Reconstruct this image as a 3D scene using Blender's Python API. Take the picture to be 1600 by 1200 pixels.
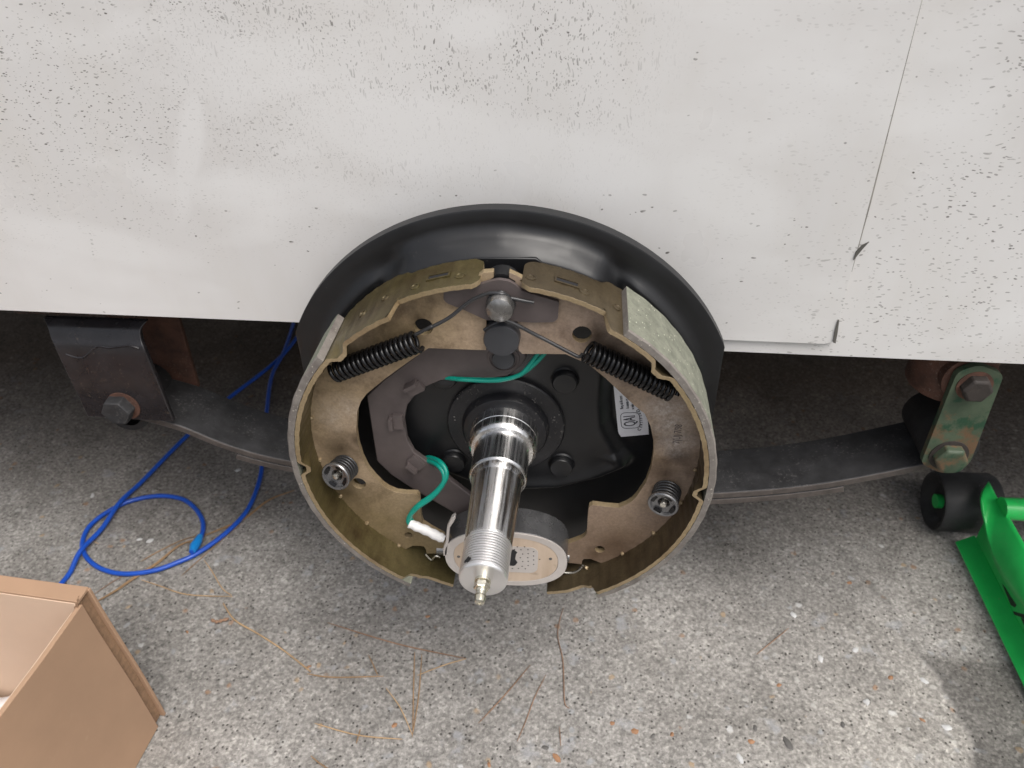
import bpy, bmesh, math, random
from mathutils import Vector, Matrix, noise
from mathutils.geometry import tessellate_polygon
random.seed(11)
SC = bpy.context.scene
for o in list(bpy.data.objects): bpy.data.objects.remove(o)
COL = SC.collection
R_ = math.radians

# ------------------------------------------------------------ camera, light, exposure
right, up, back, cpos, fpx = [[0.9958, 0.08916, -0.02067], [-0.0371, 0.59962, 0.79943], [0.08367, -0.7953, 0.60041], [0.05507, -0.47145, 0.39517], 1218.54]
cam_d = bpy.data.cameras.new('camera'); cam = bpy.data.objects.new('camera', cam_d); COL.objects.link(cam)
cam.matrix_world = Matrix(((right[0], up[0], back[0], cpos[0]), (right[1], up[1], back[1], cpos[1]),
                           (right[2], up[2], back[2], cpos[2]), (0, 0, 0, 1)))
cam_d.sensor_fit = 'HORIZONTAL'; cam_d.sensor_width = 36.0; cam_d.lens = fpx/1600*36
cam_d.clip_start = .01; cam_d.clip_end = 400
cam_d.dof.use_dof = True; cam_d.dof.focus_distance = .575; cam_d.dof.aperture_fstop = 10.5
SC.camera = cam
world = bpy.data.worlds.new('World'); SC.world = world; world.use_nodes = True
wn = world.node_tree; wn.nodes.clear()
w_out = wn.nodes.new('ShaderNodeOutputWorld'); w_bg = wn.nodes.new('ShaderNodeBackground')
sky = wn.nodes.new('ShaderNodeTexSky'); sky.sky_type = 'NISHITA'; sky.sun_disc = False
SUN_EL, SUN_AZ = 62, 138           # azimuth clockwise from +Y
sky.sun_elevation = R_(SUN_EL); sky.sun_rotation = R_(SUN_AZ)
sky.dust_density = 6.0; sky.air_density = 1.0; sky.ozone_density = 1.0
hsv = wn.nodes.new('ShaderNodeHueSaturation'); hsv.inputs['Saturation'].default_value = .38
wn.links.new(sky.outputs[0], hsv.inputs['Color']); wn.links.new(hsv.outputs[0], w_bg.inputs[0])
w_bg.inputs[1].default_value = .12
wn.links.new(w_bg.outputs[0], w_out.inputs[0])
sun_d = bpy.data.lights.new('sun', 'SUN'); sun_d.energy = 1.0; sun_d.angle = R_(34); sun_d.color = (1, .96, .9)
sun = bpy.data.objects.new('sun', sun_d); COL.objects.link(sun)
sv = Vector((math.sin(R_(SUN_AZ))*math.cos(R_(SUN_EL)), math.cos(R_(SUN_AZ))*math.cos(R_(SUN_EL)), math.sin(R_(SUN_EL))))
sun.rotation_euler = sv.to_track_quat('Z', 'Y').to_euler(); sun.location = sv*20
SC.view_settings.view_transform = 'Standard'; SC.view_settings.look = 'None'
SC.view_settings.exposure = 0.62; SC.view_settings.gamma = 1.0; SC.view_settings.use_curve_mapping = False

# ------------------------------------------------------------ material helpers
class NT:
    def __init__(s, name):
        s.m = bpy.data.materials.new(name); s.m.use_nodes = True
        s.t = s.m.node_tree; s.p = s.t.nodes['Principled BSDF']
        s.co = s.t.nodes.new('ShaderNodeTexCoord').outputs['Object']
    def n(s, typ, ins=None, **props):
        k = s.t.nodes.new('ShaderNode'+typ)
        for a, b in props.items(): setattr(k, a, b)
        for a, b in (ins or {}).items():
            if hasattr(b, 'is_output'): s.t.links.new(b, k.inputs[a])
            else: k.inputs[a].default_value = b
        return k
    def set(s, **kw):
        for a, b in kw.items():
            a = a.replace('_', ' ')
            if hasattr(b, 'is_output'): s.t.links.new(b, s.p.inputs[a])
            else: s.p.inputs[a].default_value = (*b, 1) if isinstance(b, tuple) and len(b) == 3 else b
    def noise(s, scale, detail=4, rough=.55, vec=None, dist=0):
        return s.n('TexNoise', {'Vector': vec or s.co, 'Scale': scale, 'Detail': detail, 'Roughness': rough, 'Distortion': dist}).outputs[0]
    def ramp(s, fac, stops, interp='LINEAR'):
        k = s.n('ValToRGB', {'Fac': fac}); k.color_ramp.interpolation = interp
        e = k.color_ramp.elements
        while len(e) < len(stops): e.new(.5)
        for el, (p, c) in zip(e, stops):
            el.position = p; el.color = (*c, 1) if isinstance(c, tuple) else (c, c, c, 1)
        return k.outputs[0]
    def mix(s, fac, a, b, blend='MIX'):
        k = s.n('Mix', data_type='RGBA', blend_type=blend)
        for nm, v in ((0, fac), (6, a), (7, b)):
            if hasattr(v, 'is_output'): s.t.links.new(v, k.inputs[nm])
            else: k.inputs[nm].default_value = (*v, 1) if isinstance(v, tuple) else v
        return k.outputs[2]
    def math(s, op, a, b=0, c=0, clamp=False):
        k = s.n('Math', operation=op, use_clamp=clamp)
        for i, v in enumerate((a, b, c)):
            if hasattr(v, 'is_output'): s.t.links.new(v, k.inputs[i])
            else: k.inputs[i].default_value = v
        return k.outputs[0]
    def map(s, scale=(1, 1, 1), rot=(0, 0, 0), loc=(0, 0, 0), vec=None):
        return s.n('Mapping', {'Vector': vec or s.co, 'Scale': scale, 'Rotation': rot, 'Location': loc}).outputs[0]
    def bump(s, h, strength=.3, dist=.001, normal=None):
        k = s.n('Bump', {'Height': h, 'Strength': strength, 'Distance': dist})
        if normal: s.t.links.new(normal, k.inputs['Normal'])
        s.t.links.new(k.outputs[0], s.p.inputs['Normal']); return k.outputs[0]
    def sep(s, vec=None):
        return s.n('SeparateXYZ', {0: vec or s.co}).outputs

M = {}
def simple(name, col, rough=.5, metal=0, var=.25, scale=60, bump=0, rvar=.1, spec=.5, coat=0, dust=None):
    t = NT(name); f = t.noise(scale, 5, .6)
    c = t.ramp(f, [(.25, tuple(x*(1-var) for x in col)), (.75, tuple(min(1, x*(1+var)) for x in col))])
    if dust:
        d = t.ramp(t.noise(scale*7, 3, .7), [(dust[1], 0.), (min(1, dust[1]+.12), 1.)])
        d = t.math('MULTIPLY', d, t.ramp(t.noise(scale*.6, 3), [(.42, 0.), (.7, 1.)]))
        c = t.mix(t.math('MULTIPLY', d, dust[2]), c, dust[0])
    t.set(Base_Color=c, Metallic=metal, Roughness=t.ramp(t.noise(scale*.7, 4), [(.3, max(0, rough-rvar)), (.7, min(1, rough+rvar))]))
    t.p.inputs['Specular IOR Level'].default_value = spec
    t.p.inputs['Coat Weight'].default_value = coat; t.p.inputs['Coat Roughness'].default_value = .15
    if bump: t.bump(t.noise(scale*4, 4, .6), bump, .0006)
    M[name] = t.m; return t

simple('black_paint', (.0075, .0078, .009), .40, 0, .3, 40, .05, .06, dust=((.22, .2, .18), .66, .5))
simple('hub_black', (.008, .008, .010), .42, 0, .4, 60, .5, .12, dust=((.3, .28, .25), .6, .7))
simple('arm_coating', (.092, .075, .073), .50, .1, .18, 50, .05, .05, dust=((.3, .27, .25), .69, .5))
simple('grey_coating', (.050, .052, .058), .38, .3, .15, 60, .05, .05)
simple('spring_black', (.010, .010, .011), .24, .3, .2, 90, .05, .05)
simple('spring_grey', (.05, .05, .052), .3, .5, .2, 90, .05, .05)
simple('dark_steel', (.20, .20, .205), .26, .75, .25, 60, .1, .08)
simple('pin_steel', (.24, .235, .23), .28, .85, .3, 200, .1, .06)
simple('silver', (.62, .60, .55), .25, .9, .15, 120, 0, .05)
simple('nipple_zinc', (.68, .65, .55), .24, .95, .1, 120, 0, .05)
simple('green_insulation', (.000, .235, .175), .36, 0, .08, 80)
simple('white_sleeve', (.72, .71, .70), .5, 0, .06, 150, .3, dust=((.1, .09, .08), .66, .8))
simple('blue_insulation', (.012, .080, .47), .38, 0, .12, 60)
simple('blue_tape', (.01, .22, .62), .4, 0, .1, 60)
simple('rust', (.088, .040, .026), .8, 0, .5, 70, .5, .1, dust=((.34, .3, .27), .58, .5))
simple('dark_rust', (.028, .022, .019), .75, 0, .5, 60, .5, .1, dust=((.3, .27, .24), .62, .5))
simple('frame_enamel', (.022, .020, .022), .24, 0, .35, 45, .2, .12, dust=((.20, .15, .11), .6, .6))
simple('leaf_steel', (.030, .030, .032), .6, .1, .5, 55, .5, .12, dust=((.24, .23, .22), .56, .6))
simple('leaf_edge', (.085, .072, .066), .6, .2, .4, 70, .4, .1, dust=((.3, .22, .16), .6, .5))
simple('rubber', (.018, .018, .019), .6, 0, .4, 60, .3, .12, dust=((.3, .3, .3), .62, .6))
simple('jack_green', (.022, .50, .10), .36, 0, .14, 30, .08, .08, dust=((.20, .24, .16), .60, .5))
simple('jack_label', (.008, .010, .009), .5, 0, .1, 60)
simple('label_paper', (.74, .74, .77), .45, 0, .04, 60)
simple('ink', (.03, .03, .04), .6, 0, .1, 60)
simple('card_inner', (.60, .445, .33), .8, 0, .05, 14, .08)
simple('card_outer', (.37, .235, .15), .78, 0, .10, 12, .10, dust=((.42, .29, .19), .62, .35))
simple('card_edge', (.24, .145, .085), .9, 0, .3, 220, .5)
simple('white_paper', (.80, .80, .82), .7, 0, .03, 20)
simple('needle', (.30, .19, .10), .7, 0, .35, 30)
simple('needle_pale', (.46, .31, .17), .7, 0, .3, 30)
simple('needle_red', (.25, .15, .095), .75, 0, .35, 30)
simple('stone_orange', (.30, .16, .085), .7, 0, .3, 90)
simple('stone_white', (.50, .50, .50), .6, 0, .1, 90)
simple('stone_dark', (.10, .095, .09), .7, 0, .3, 90)
simple('black_mark', (.012, .012, .014), .6, 0, .1, 60)
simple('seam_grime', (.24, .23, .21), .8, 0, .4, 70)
simple('tear', (.10, .095, .085), .8, 0, .3, 90)

# zinc-chromate plated brake shoe (olive gold, brown burn marks)
WF_ = -.032
SOOT = {1: [(-0.05307, 0.11463), (-0.06126, 0.09876), (-0.1272, -0.00501), (-0.11093, 0.0025), (-0.11377, 0.08041), (-0.12685, -0.05355), (-0.09933, -0.11291)], 2: [(0.06566, 0.10624), (0.07485, 0.09362), (0.12402, -0.01614), (0.1318, 0.00065), (0.09751, 0.07853), (0.09021, -0.0977), (0.07503, -0.11078)]}
BARE = {1: [(-0.11377, 0.03388), (-0.12708, 0.02704)], 2: [(0.12922, 0.01626), (0.12401, 0.03124), (0.11805, 0.04573)]}
def zinc(name, light, olive, brown, metal, rough, spots=0):
    t = NT(name)
    c = t.mix(t.ramp(t.noise(13, 4, .6), [(.35, 0.), (.68, 1.)]), light, olive)
    c = t.mix(t.ramp(t.noise(21, 6, .65, dist=.4), [(.50, 0.), (.70, .85)]), c, brown)
    def spot(px_, pz_, rad):            # weld burn / bare powdery patch with a soft ragged rim
        d = t.n('VectorMath', {0: t.n('VectorMath', {0: t.co, 1: t.n('VectorMath', {0: t.n('TexNoise', {'Vector': t.co, 'Scale': 70.0, 'Detail': 4}).outputs[1], 'Scale': .012}, operation='SCALE').outputs[0]}, operation='ADD').outputs[0], 1: (px_+.006, WF_+.006, pz_+.006)}, operation='DISTANCE').outputs['Value']
        return t.ramp(d, [(0., 1.), (rad, 0.)])
    if spots:
        tot = None
        for k, p in enumerate(SOOT[spots]):
            m_ = spot(p[0], p[1], .014+.004*(k % 3)); tot = m_ if tot is None else t.math('MAXIMUM', tot, m_)
        c = t.mix(t.math('MULTIPLY', tot, .88), c, tuple(x*.55 for x in brown))
        tot = None
        for p in BARE[spots]:
            m_ = spot(p[0], p[1], .020); tot = m_ if tot is None else t.math('MAXIMUM', tot, m_)
        c = t.mix(t.math('MULTIPLY', tot, .55 if spots == 2 else .25), c, t.ramp(t.noise(420, 3, .7), [(.35, (.28, .25, .23)), (.65, (.62, .59, .57))]))
    if spots:                            # the colour darkens to olive / brown towards the foot of the shoe
        low = t.n('MapRange', {'Value': t.math('ADD', t.sep()[2], t.math('MULTIPLY', t.math('SUBTRACT', t.noise(24, 4), .5), .05)), 'From Min': -.02, 'From Max': -.085}).outputs[0]
        c = t.mix(t.math('MULTIPLY', low, .62), c, (.155, .118, .052) if spots == 1 else (.15, .098, .062))
    spk = t.ramp(t.noise(520, 3, .7), [(.3, .82), (.72, 1.15)])
    c = t.mix(1.0, c, spk, 'MULTIPLY')
    t.set(Base_Color=c, Metallic=metal, Roughness=t.ramp(t.noise(40, 4), [(.3, rough-.07), (.7, rough+.1)]))
    t.bump(t.noise(700, 3, .6), .22, .0004)
    M[name] = t.m
zinc('zinc_table', (.140, .112, .052), (.070, .056, .020), (.050, .032, .014), .45, .38)
zinc('zinc_table_brown', (.115, .088, .050), (.036, .026, .015), (.028, .017, .009), .45, .36)
zinc('zinc_web', (.40, .30, .205), (.27, .20, .105), (.10, .065, .034), .2, .46, 1)
zinc('zinc_web_brown', (.385, .295, .232), (.255, .185, .118), (.085, .050, .028), .2, .44, 2)
zinc('zinc_edge', (.34, .26, .16), (.26, .20, .11), (.17, .11, .055), .3, .45)

t = NT('lining')                    # moulded friction material with metallic chips
v = t.n('TexVoronoi', {'Vector': t.map((1, .45, 1)), 'Scale': 900.0}).outputs
chips = t.ramp(v['Color'], [(.80, 0.), (.86, 1.)])
c = t.ramp(t.noise(120, 5, .65), [(.3, (.125, .132, .102)), (.7, (.235, .242, .19))])
c = t.mix(t.math('MULTIPLY', chips, t.ramp(v['Distance'], [(.2, .8), (.45, 0.)])), c, (.62, .62, .5))
c = t.mix(t.ramp(t.noise(600, 3, .6), [(.62, 0.), (.7, .8)]), c, (.05, .05, .045))
t.set(Base_Color=c, Roughness=.85); t.bump(t.noise(700, 4, .65), .5, .0006); M['lining'] = t.m
t = NT('lining_edge')
c = t.ramp(t.noise(90, 5, .65), [(.3, (.12, .105, .095)), (.7, (.22, .20, .18))])
c = t.mix(t.ramp(t.noise(420, 3, .6), [(.64, 0.), (.72, .8)]), c, (.5, .47, .4))
t.set(Base_Color=c, Roughness=.85); t.bump(t.noise(500, 4, .65), .5, .0006); M['lining_edge'] = t.m

t = NT('turned_steel')              # lathe-turned spindle: rings across, streaks along
x, y, z = t.sep()
rings = t.noise(1.0, 3, .6, vec=t.n('CombineXYZ', {0: 0., 1: t.math('MULTIPLY', y, 2600.), 2: 0.}).outputs[0])
c = t.ramp(t.noise(30, 4, .6, vec=t.map((1, .25, 1))), [(.3, (.54, .53, .51)), (.7, (.70, .69, .67))])
t.set(Base_Color=t.mix(.5, c, (.86, .86, .87)), Metallic=1., Roughness=t.ramp(t.noise(330, 3, .6, vec=t.map((1, .015, 1))), [(.34, .12), (.66, .36)]))
t.p.inputs['Anisotropic'].default_value = .85; t.p.inputs['Anisotropic Rotation'].default_value = .25
t.set(Tangent=t.n('Tangent', direction_type='RADIAL', axis='Y').outputs[0])
t.bump(rings, .06, .0002); M['turned_steel'] = t.m
t = NT('threaded_steel')
x, y, z = t.sep()
rr = t.math('SQRT', t.math('ADD', t.math('MULTIPLY', x, x), t.math('MULTIPLY', z, z)))
ring = t.math('SINE', t.math('MULTIPLY', rr, 11000.))
t.set(Base_Color=(.80, .79, .79), Metallic=.9, Roughness=.30); t.bump(ring, .25, .0003); M['threaded_steel'] = t.m

t = NT('magnet_face')               # worn tan friction face
c = t.ramp(t.noise(18, 5, .6, vec=t.map((3, 1, .6))), [(.3, (.42, .32, .235)), (.7, (.58, .47, .37))])
c = t.mix(t.ramp(t.noise(55, 6, .7, vec=t.map((1, 1, 3))), [(.6, 0.), (.72, .55)]), c, (.2, .15, .11))
t.set(Base_Color=c, Roughness=.6); t.bump(t.noise(400, 3), .2, .0004); M['magnet_face'] = t.m
t = NT('magnet_ring')
c = t.ramp(t.noise(30, 5, .6), [(.3, (.50, .46, .43)), (.7, (.64, .60, .57))])
t.set(Base_Color=c, Metallic=.35, Roughness=.42); t.bump(t.noise(900, 2, .5, vec=t.map((1, 1, .2))), .25, .0003); M['magnet_ring'] = t.m

t = NT('green_patina')              # old green paint with rust and lichen
c = t.ramp(t.noise(30, 5, .6), [(.3, (.034, .056, .033)), (.7, (.075, .100, .062))])
c = t.mix(t.ramp(t.noise(48, 6, .7), [(.54, 0.), (.62, 1.)]), c, (.014, .052, .026))
c = t.mix(t.ramp(t.noise(40, 6, .65, vec=t.map(loc=(3, 1, 2))), [(.52, 0.), (.62, .9)]), c, (.13, .070, .036))
t.set(Base_Color=c, Roughness=.62); t.bump(t.noise(160, 5, .6), .5, .001); M['green_patina'] = t.m

WIPES = [((-0.22705, 0.19926), 22, .012, .065, .8), ((-0.06567, 0.21465), 8, .110, .040, .95), ((0.03956, 0.1958), 10, .10, .030, .8), ((-0.01815, 0.28173), 0, .030, .016, .9), ((0.15044, 0.17453), 30, .07, .03, .7), ((-0.32356, 0.12405), 12, .09, .02, .7)]
def panel_paint(name):              # chalky white gelcoat with mildew specks and wiped patches
    t = NT(name); x, y, z = t.sep()
    base = t.ramp(t.noise(3.2, 4, .5), [(.3, (.605, .595, .585)), (.7, (.70, .692, .682))])
    base = t.mix(t.ramp(t.noise(26, 4, .6, vec=t.map((1, 1, .35))), [(.45, 0.), (.8, .35)]), base, (.56, .535, .495))
    wipe = t.ramp(t.noise(7, 3, .5, vec=t.map((1, 1, 2.2), loc=(4.3, 0, 1.7))), [(.50, 0.), (.68, 1.)])   # cleaner, wiped swathes
    for (wx, wz), ang_, lx, lz, amt in WIPES:          # single rag swipes that cleaned the film off
        vv = t.n('Mapping', {'Vector': t.co, 'Location': (wx, 0, wz), 'Rotation': (0, R_(ang_), 0), 'Scale': (lx, 1000., lz)}, vector_type='TEXTURE').outputs[0]
        vv = t.n('VectorMath', {0: vv, 1: t.n('VectorMath', {0: t.n('TexNoise', {'Vector': t.co, 'Scale': 22.0, 'Detail': 3}).outputs[1], 'Scale': .45}, operation='SCALE').outputs[0]}, operation='ADD').outputs[0]
        d_ = t.n('VectorMath', {0: vv, 1: (.22, .22, .22)}, operation='DISTANCE').outputs['Value']
        wipe = t.math('MAXIMUM', wipe, t.ramp(d_, [(.55, amt), (1., 0.)]))
    warp = t.n('TexNoise', {'Vector': t.co, 'Scale': 40.0, 'Detail': 3}).outputs[1]
    def specks(scale, sx, sz, rot, cut, size, loc):
        vec = t.map((sx, 1, sz), (0, R_(rot), 0), loc)
        vec = t.n('VectorMath', {0: vec, 1: t.n('VectorMath', {0: warp, 'Scale': .010}, operation='SCALE').outputs[0]}, operation='ADD').outputs[0]
        v = t.n('TexVoronoi', {'Vector': vec, 'Scale': scale, 'Randomness': 1.0}).outputs
        pick = t.math('GREATER_THAN', t.sep(v['Color'])[0], cut)
        sz_ = t.math('MULTIPLY', t.sep(v['Color'])[1], size)
        return t.math('MULTIPLY', pick, t.ramp(t.math('SUBTRACT', sz_, v['Distance']), [(.0, 0.), (.05, 1.)]))
    band = lambda a, b, v_: t.n('MapRange', {'Value': v_, 'From Min': a, 'From Max': b}).outputs[0]
    n1 = t.ramp(t.noise(9, 4, .6), [(.36, 0.), (.6, 1.)])
    n2 = t.ramp(t.noise(11, 5, .6, vec=t.map(loc=(7, 3, 1))), [(.38, 0.), (.6, 1.)])
    hi = band(.14, .26, z); lowfade = band(.10, .20, z)
    mid = t.math('MULTIPLY', band(-.26, -.12, x), band(.12, .02, x))
    left = band(-.05, -.2, x); rgt = band(.10, .36, x)
    d_mid = t.math('MULTIPLY', t.math('MULTIPLY', mid, hi), t.ramp(n1, [(0, .25), (.5, 1.)]))
    d_left = t.math('MULTIPLY', t.math('MULTIPLY', left, lowfade), t.ramp(n2, [(0, .3), (.6, 1.)]))
    d_rgt = t.math('MULTIPLY', rgt, t.ramp(n2, [(0, .4), (.6, 1.)]))
    s1 = t.math('MULTIPLY', specks(640, 1.0, .36, 14, .05, .40, (0, 0, 0)), d_mid)
    s1b = t.math('MULTIPLY', specks(840, 1.0, .6, 30, .12, .38, (2, 0, 5)), d_mid)
    s2 = t.math('MULTIPLY', specks(720, .5, 1.0, 20, .12, .38, (5, 0, 1)), d_left)
    s3 = t.math('MULTIPLY', specks(560, .42, 1.0, -14, .20, .40, (1, 0, 8)), d_rgt)
    s4 = specks(330, .6, 1.0, 0, .90, .30, (9, 0, 2))
    tot = t.math('MAXIMUM', t.math('MAXIMUM', s1, s1b), t.math('MAXIMUM', s2, t.math('MAXIMUM', s3, s4)))
    tot = t.math('MULTIPLY', tot, t.math('SUBTRACT', 1., t.math('MULTIPLY', wipe, .75)))
    tone = t.ramp(t.noise(160, 2), [(.32, .35), (.66, .95)])
    base = t.mix(t.math('MULTIPLY', wipe, .55), base, (.745, .745, .74))
    c = t.mix(t.math('MULTIPLY', tot, tone), base, (.065, .058, .048))
    t.set(Base_Color=c, Roughness=t.math('ADD', t.ramp(t.noise(10, 4), [(.3, .26), (.7, .36)]), t.math('MULTIPLY', tot, .4)))
    t.bump(t.noise(6, 2), .25, .004); M[name] = t.m
panel_paint('panel_white')

def concrete():
    t = NT('concrete'); x, y, z = t.sep()
    big = t.noise(2.3, 4, .55); med = t.noise(15, 5, .6); fine = t.noise(240, 5, .7); mid2 = t.noise(85, 4, .65)
    c = t.ramp(med, [(.30, (.222, .211, .197)), (.70, (.318, .305, .288))])
    c = t.mix(1.0, c, t.ramp(mid2, [(.28, .84), (.72, 1.15)]), 'MULTIPLY')
    c = t.mix(1.0, c, t.ramp(fine, [(.28, .50), (.50, 1.0), (.74, 1.5)]), 'MULTIPLY')
    c = t.mix(1.0, c, t.ramp(t.noise(5.5, 5, .6, vec=t.map(loc=(2, 7, 0))), [(.3, .80), (.7, 1.14)]), 'MULTIPLY')
    gr = t.n('TexVoronoi', {'Vector': t.co, 'Scale': 410.0}).outputs                               # sand grains
    c = t.mix(.44, c, t.mix(1.0, c, t.ramp(t.sep(gr['Color'])[0], [(0, .42), (.45, .97), (.8, 1.18), (1., 1.8)]), 'MULTIPLY'))
    v = t.n('TexVoronoi', {'Vector': t.n('VectorMath', {0: t.co, 1: t.n('VectorMath', {0: t.n('TexNoise', {'Vector': t.co, 'Scale': 90.0}).outputs[1], 'Scale': .008}, operation='SCALE').outputs[0]}, operation='ADD').outputs[0], 'Scale': 105.0}).outputs   # exposed aggregate
    cell = t.sep(v['Color'])
    agg = t.math('MULTIPLY', t.math('GREATER_THAN', cell[0], .80), t.ramp(v['Distance'], [(.22, 1.), (.42, 0.)]))
    aggc = t.ramp(cell[1], [(.0, (.42, .41, .39)), (.35, (.33, .34, .35)), (.62, (.20, .19, .18)), (.80, (.30, .17, .09)), (.90, (.40, .28, .16)), (.97, (.60, .60, .60))], 'CONSTANT')
    c = t.mix(t.math('MULTIPLY', agg, .6), c, aggc)
    v2 = t.n('TexVoronoi', {'Vector': t.co, 'Scale': 250.0}).outputs                               # little pits
    pit = t.math('MULTIPLY', t.math('GREATER_THAN', t.sep(v2['Color'])[0], .80), t.ramp(v2['Distance'], [(.16, 1.), (.34, 0.)]))
    c = t.mix(t.math('MULTIPLY', pit, .85), c, (.045, .042, .038))
    grey = t.math('MULTIPLY', t.ramp(t.noise(30, 4, .6, vec=t.map(loc=(4, 2, 0))), [(.62, 0.), (.70, 1.)]), .5)
    c = t.mix(grey, c, (.34, .35, .37))
    # brown staining under the trailer, with the shade there painted in as well
    soil_shade = t.math('MULTIPLY', t.n('MapRange', {'Value': t.math('ADD', y, t.math('MULTIPLY', t.math('SUBTRACT', big, .5), .25)), 'From Min': .16, 'From Max': .52}).outputs[0], 1.0)
    c = t.mix(t.math('MULTIPLY', soil_shade, .90), c, t.mix(1.0, (.37, .275, .20), c, 'MULTIPLY'))
    # worn patch with sunlit brightness painted into its colour, bounded by an old seam at the right, dark damp stain beyond it
    yq = t.math('ADD', y, .05)
    e = t.math('ADD', t.math('SUBTRACT', t.math('ADD', x, t.math('MULTIPLY', t.math('MULTIPLY', yq, yq), 1.18)), .437), t.math('ADD', t.math('MULTIPLY', t.math('SUBTRACT', t.noise(30, 5, .65), .5), .022), t.math('MULTIPLY', t.math('SUBTRACT', t.noise(9, 3, .5, vec=t.map(loc=(3, 5, 0))), .5), .045)))
    yn = t.math('ADD', y, t.math('MULTIPLY', t.math('SUBTRACT', t.noise(28, 5, .65), .5), .03))
    stain = t.math('MULTIPLY', t.ramp(e, [(.0, 0.), (.004, 1.)]), t.n('MapRange', {'Value': yn, 'From Min': .050, 'From Max': .038}).outputs[0])
    stain = t.math('MULTIPLY', stain, t.ramp(t.noise(22, 4), [(.25, .7), (.6, 1.)]))
    c = t.mix(t.math('MULTIPLY', stain, .80), c, t.mix(1.0, (.40, .395, .39), c, 'MULTIPLY'))
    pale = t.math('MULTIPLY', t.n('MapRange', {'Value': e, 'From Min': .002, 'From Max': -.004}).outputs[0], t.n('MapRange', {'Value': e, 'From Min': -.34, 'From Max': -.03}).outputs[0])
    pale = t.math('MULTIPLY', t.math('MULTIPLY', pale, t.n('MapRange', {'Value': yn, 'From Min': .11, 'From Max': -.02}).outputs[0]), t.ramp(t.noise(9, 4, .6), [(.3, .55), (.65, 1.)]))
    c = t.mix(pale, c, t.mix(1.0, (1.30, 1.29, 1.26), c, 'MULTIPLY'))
    crack = t.math('MULTIPLY', t.ramp(t.math('ABSOLUTE', e), [(.0025, 1.), (.0065, 0.)]), t.n('MapRange', {'Value': y, 'From Min': .24, 'From Max': .16}).outputs[0])
    crack = t.math('MULTIPLY', crack, t.math('MULTIPLY', t.n('MapRange', {'Value': y, 'From Min': .02, 'From Max': .06}).outputs[0], t.ramp(t.noise(18, 3), [(.40, 0.), (.62, .65)])))
    c = t.mix(crack, c, (.085, .083, .08))
    t.set(Base_Color=c, Roughness=.9)
    t.p.inputs['Specular IOR Level'].default_value = .25
    h = t.math('ADD', t.math('MULTIPLY', fine, .8), t.math('ADD', t.math('MULTIPLY', pit, -.9), t.math('MULTIPLY', agg, .35)))
    t.bump(h, .75, .0016); M['concrete'] = t.m
concrete()

# ------------------------------------------------------------ mesh helpers
def finish(name, bm, mat, parent=None, smooth=35, bevel=0, loc=None):
    bmesh.ops.recalc_face_normals(bm, faces=bm.faces)
    me = bpy.data.meshes.new(name); bm.to_mesh(me); bm.free()
    mats = mat if isinstance(mat, (list, tuple)) else [mat]
    for k in mats: me.materials.append(M[k])
    if smooth:
        me.shade_smooth(); me.set_sharp_from_angle(angle=R_(smooth))
    o = bpy.data.objects.new(name, me); COL.objects.link(o)
    if parent is not None: o.parent = parent
    if bevel:
        b = o.modifiers.new('edge', 'BEVEL'); b.width = bevel; b.segments = 2; b.limit_method = 'ANGLE'; b.angle_limit = R_(40)
    return o
def thing(name, label, cat, group=None, o=None):
    if o is None:
        o = bpy.data.objects.new(name, None); o.empty_display_size = .05; COL.objects.link(o)
    o['label'] = label; o['category'] = cat
    if group: o['group'] = group
    return o
def box(bm, x0, x1, y0, y1, z0, z1, mi=0):
    vs = [bm.verts.new((x, y, z)) for x in (x0, x1) for y in (y0, y1) for z in (z0, z1)]
    for f in ((0, 1, 3, 2), (4, 6, 7, 5), (0, 4, 5, 1), (2, 3, 7, 6), (0, 2, 6, 4), (1, 5, 7, 3)):
        bm.faces.new([vs[i] for i in f]).material_index = mi
def prism(bm, pts, d0, d1, holes=(), plane='xz', side_mi=0):
    """outline (a,b) with holes, extruded along the third axis from d0 to d1"""
    mk = (lambda a, b, d: (a, d, b)) if plane == 'xz' else ((lambda a, b, d: (a, b, d)) if plane == 'xy' else (lambda a, b, d: (d, a, b)))
    loops = [list(pts)]+[list(h) for h in holes]
    flat = [p for l in loops for p in l]
    tris = tessellate_polygon([[Vector((p[0], p[1], 0)) for p in l] for l in loops])
    va = [bm.verts.new(mk(p[0], p[1], d0)) for p in flat]; vb = [bm.verts.new(mk(p[0], p[1], d1)) for p in flat]
    for t_ in tris:
        for V in (va, vb):
            try: bm.faces.new([V[i] for i in t_])
            except ValueError: pass
    k = 0
    for l in loops:
        n = len(l)
        for i in range(n):
            j = (i+1) % n
            bm.faces.new((va[k+i], va[k+j], vb[k+j], vb[k+i])).material_index = side_mi
        k += n
def circle(cx, cz, r, n=24, rz=None):
    return [(cx+r*math.cos(2*math.pi*i/n), cz+(rz or r)*math.sin(2*math.pi*i/n)) for i in range(n)]
def lathe(bm, prof, c=(0, 0), n=64, closed_ends=True, mis=None, axis=Vector((0, 1, 0)), origin=None):
    """prof: (radius, y) along the Y axis through (x,z)=c, or along any axis through origin"""
    if origin is None: origin = Vector((c[0], 0, c[1]))
    q = Vector((0, 1, 0)).rotation_difference(axis)
    rows = []
    for r, y in prof:
        rows.append([bm.verts.new(origin + q @ Vector((r*math.cos(2*math.pi*i/n), y, r*math.sin(2*math.pi*i/n)))) for i in range(n)])
    for k in range(len(rows)-1):
        for i in range(n):
            j = (i+1) % n
            f = bm.faces.new((rows[k][i], rows[k][j], rows[k+1][j], rows[k+1][i]))
            if mis: f.material_index = mis[k]
    if closed_ends:
        for rw, m_ in ((rows[0], 0), (rows[-1], -1)):
            f = bm.faces.new(rw)
            if mis: f.material_index = mis[m_]
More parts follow.
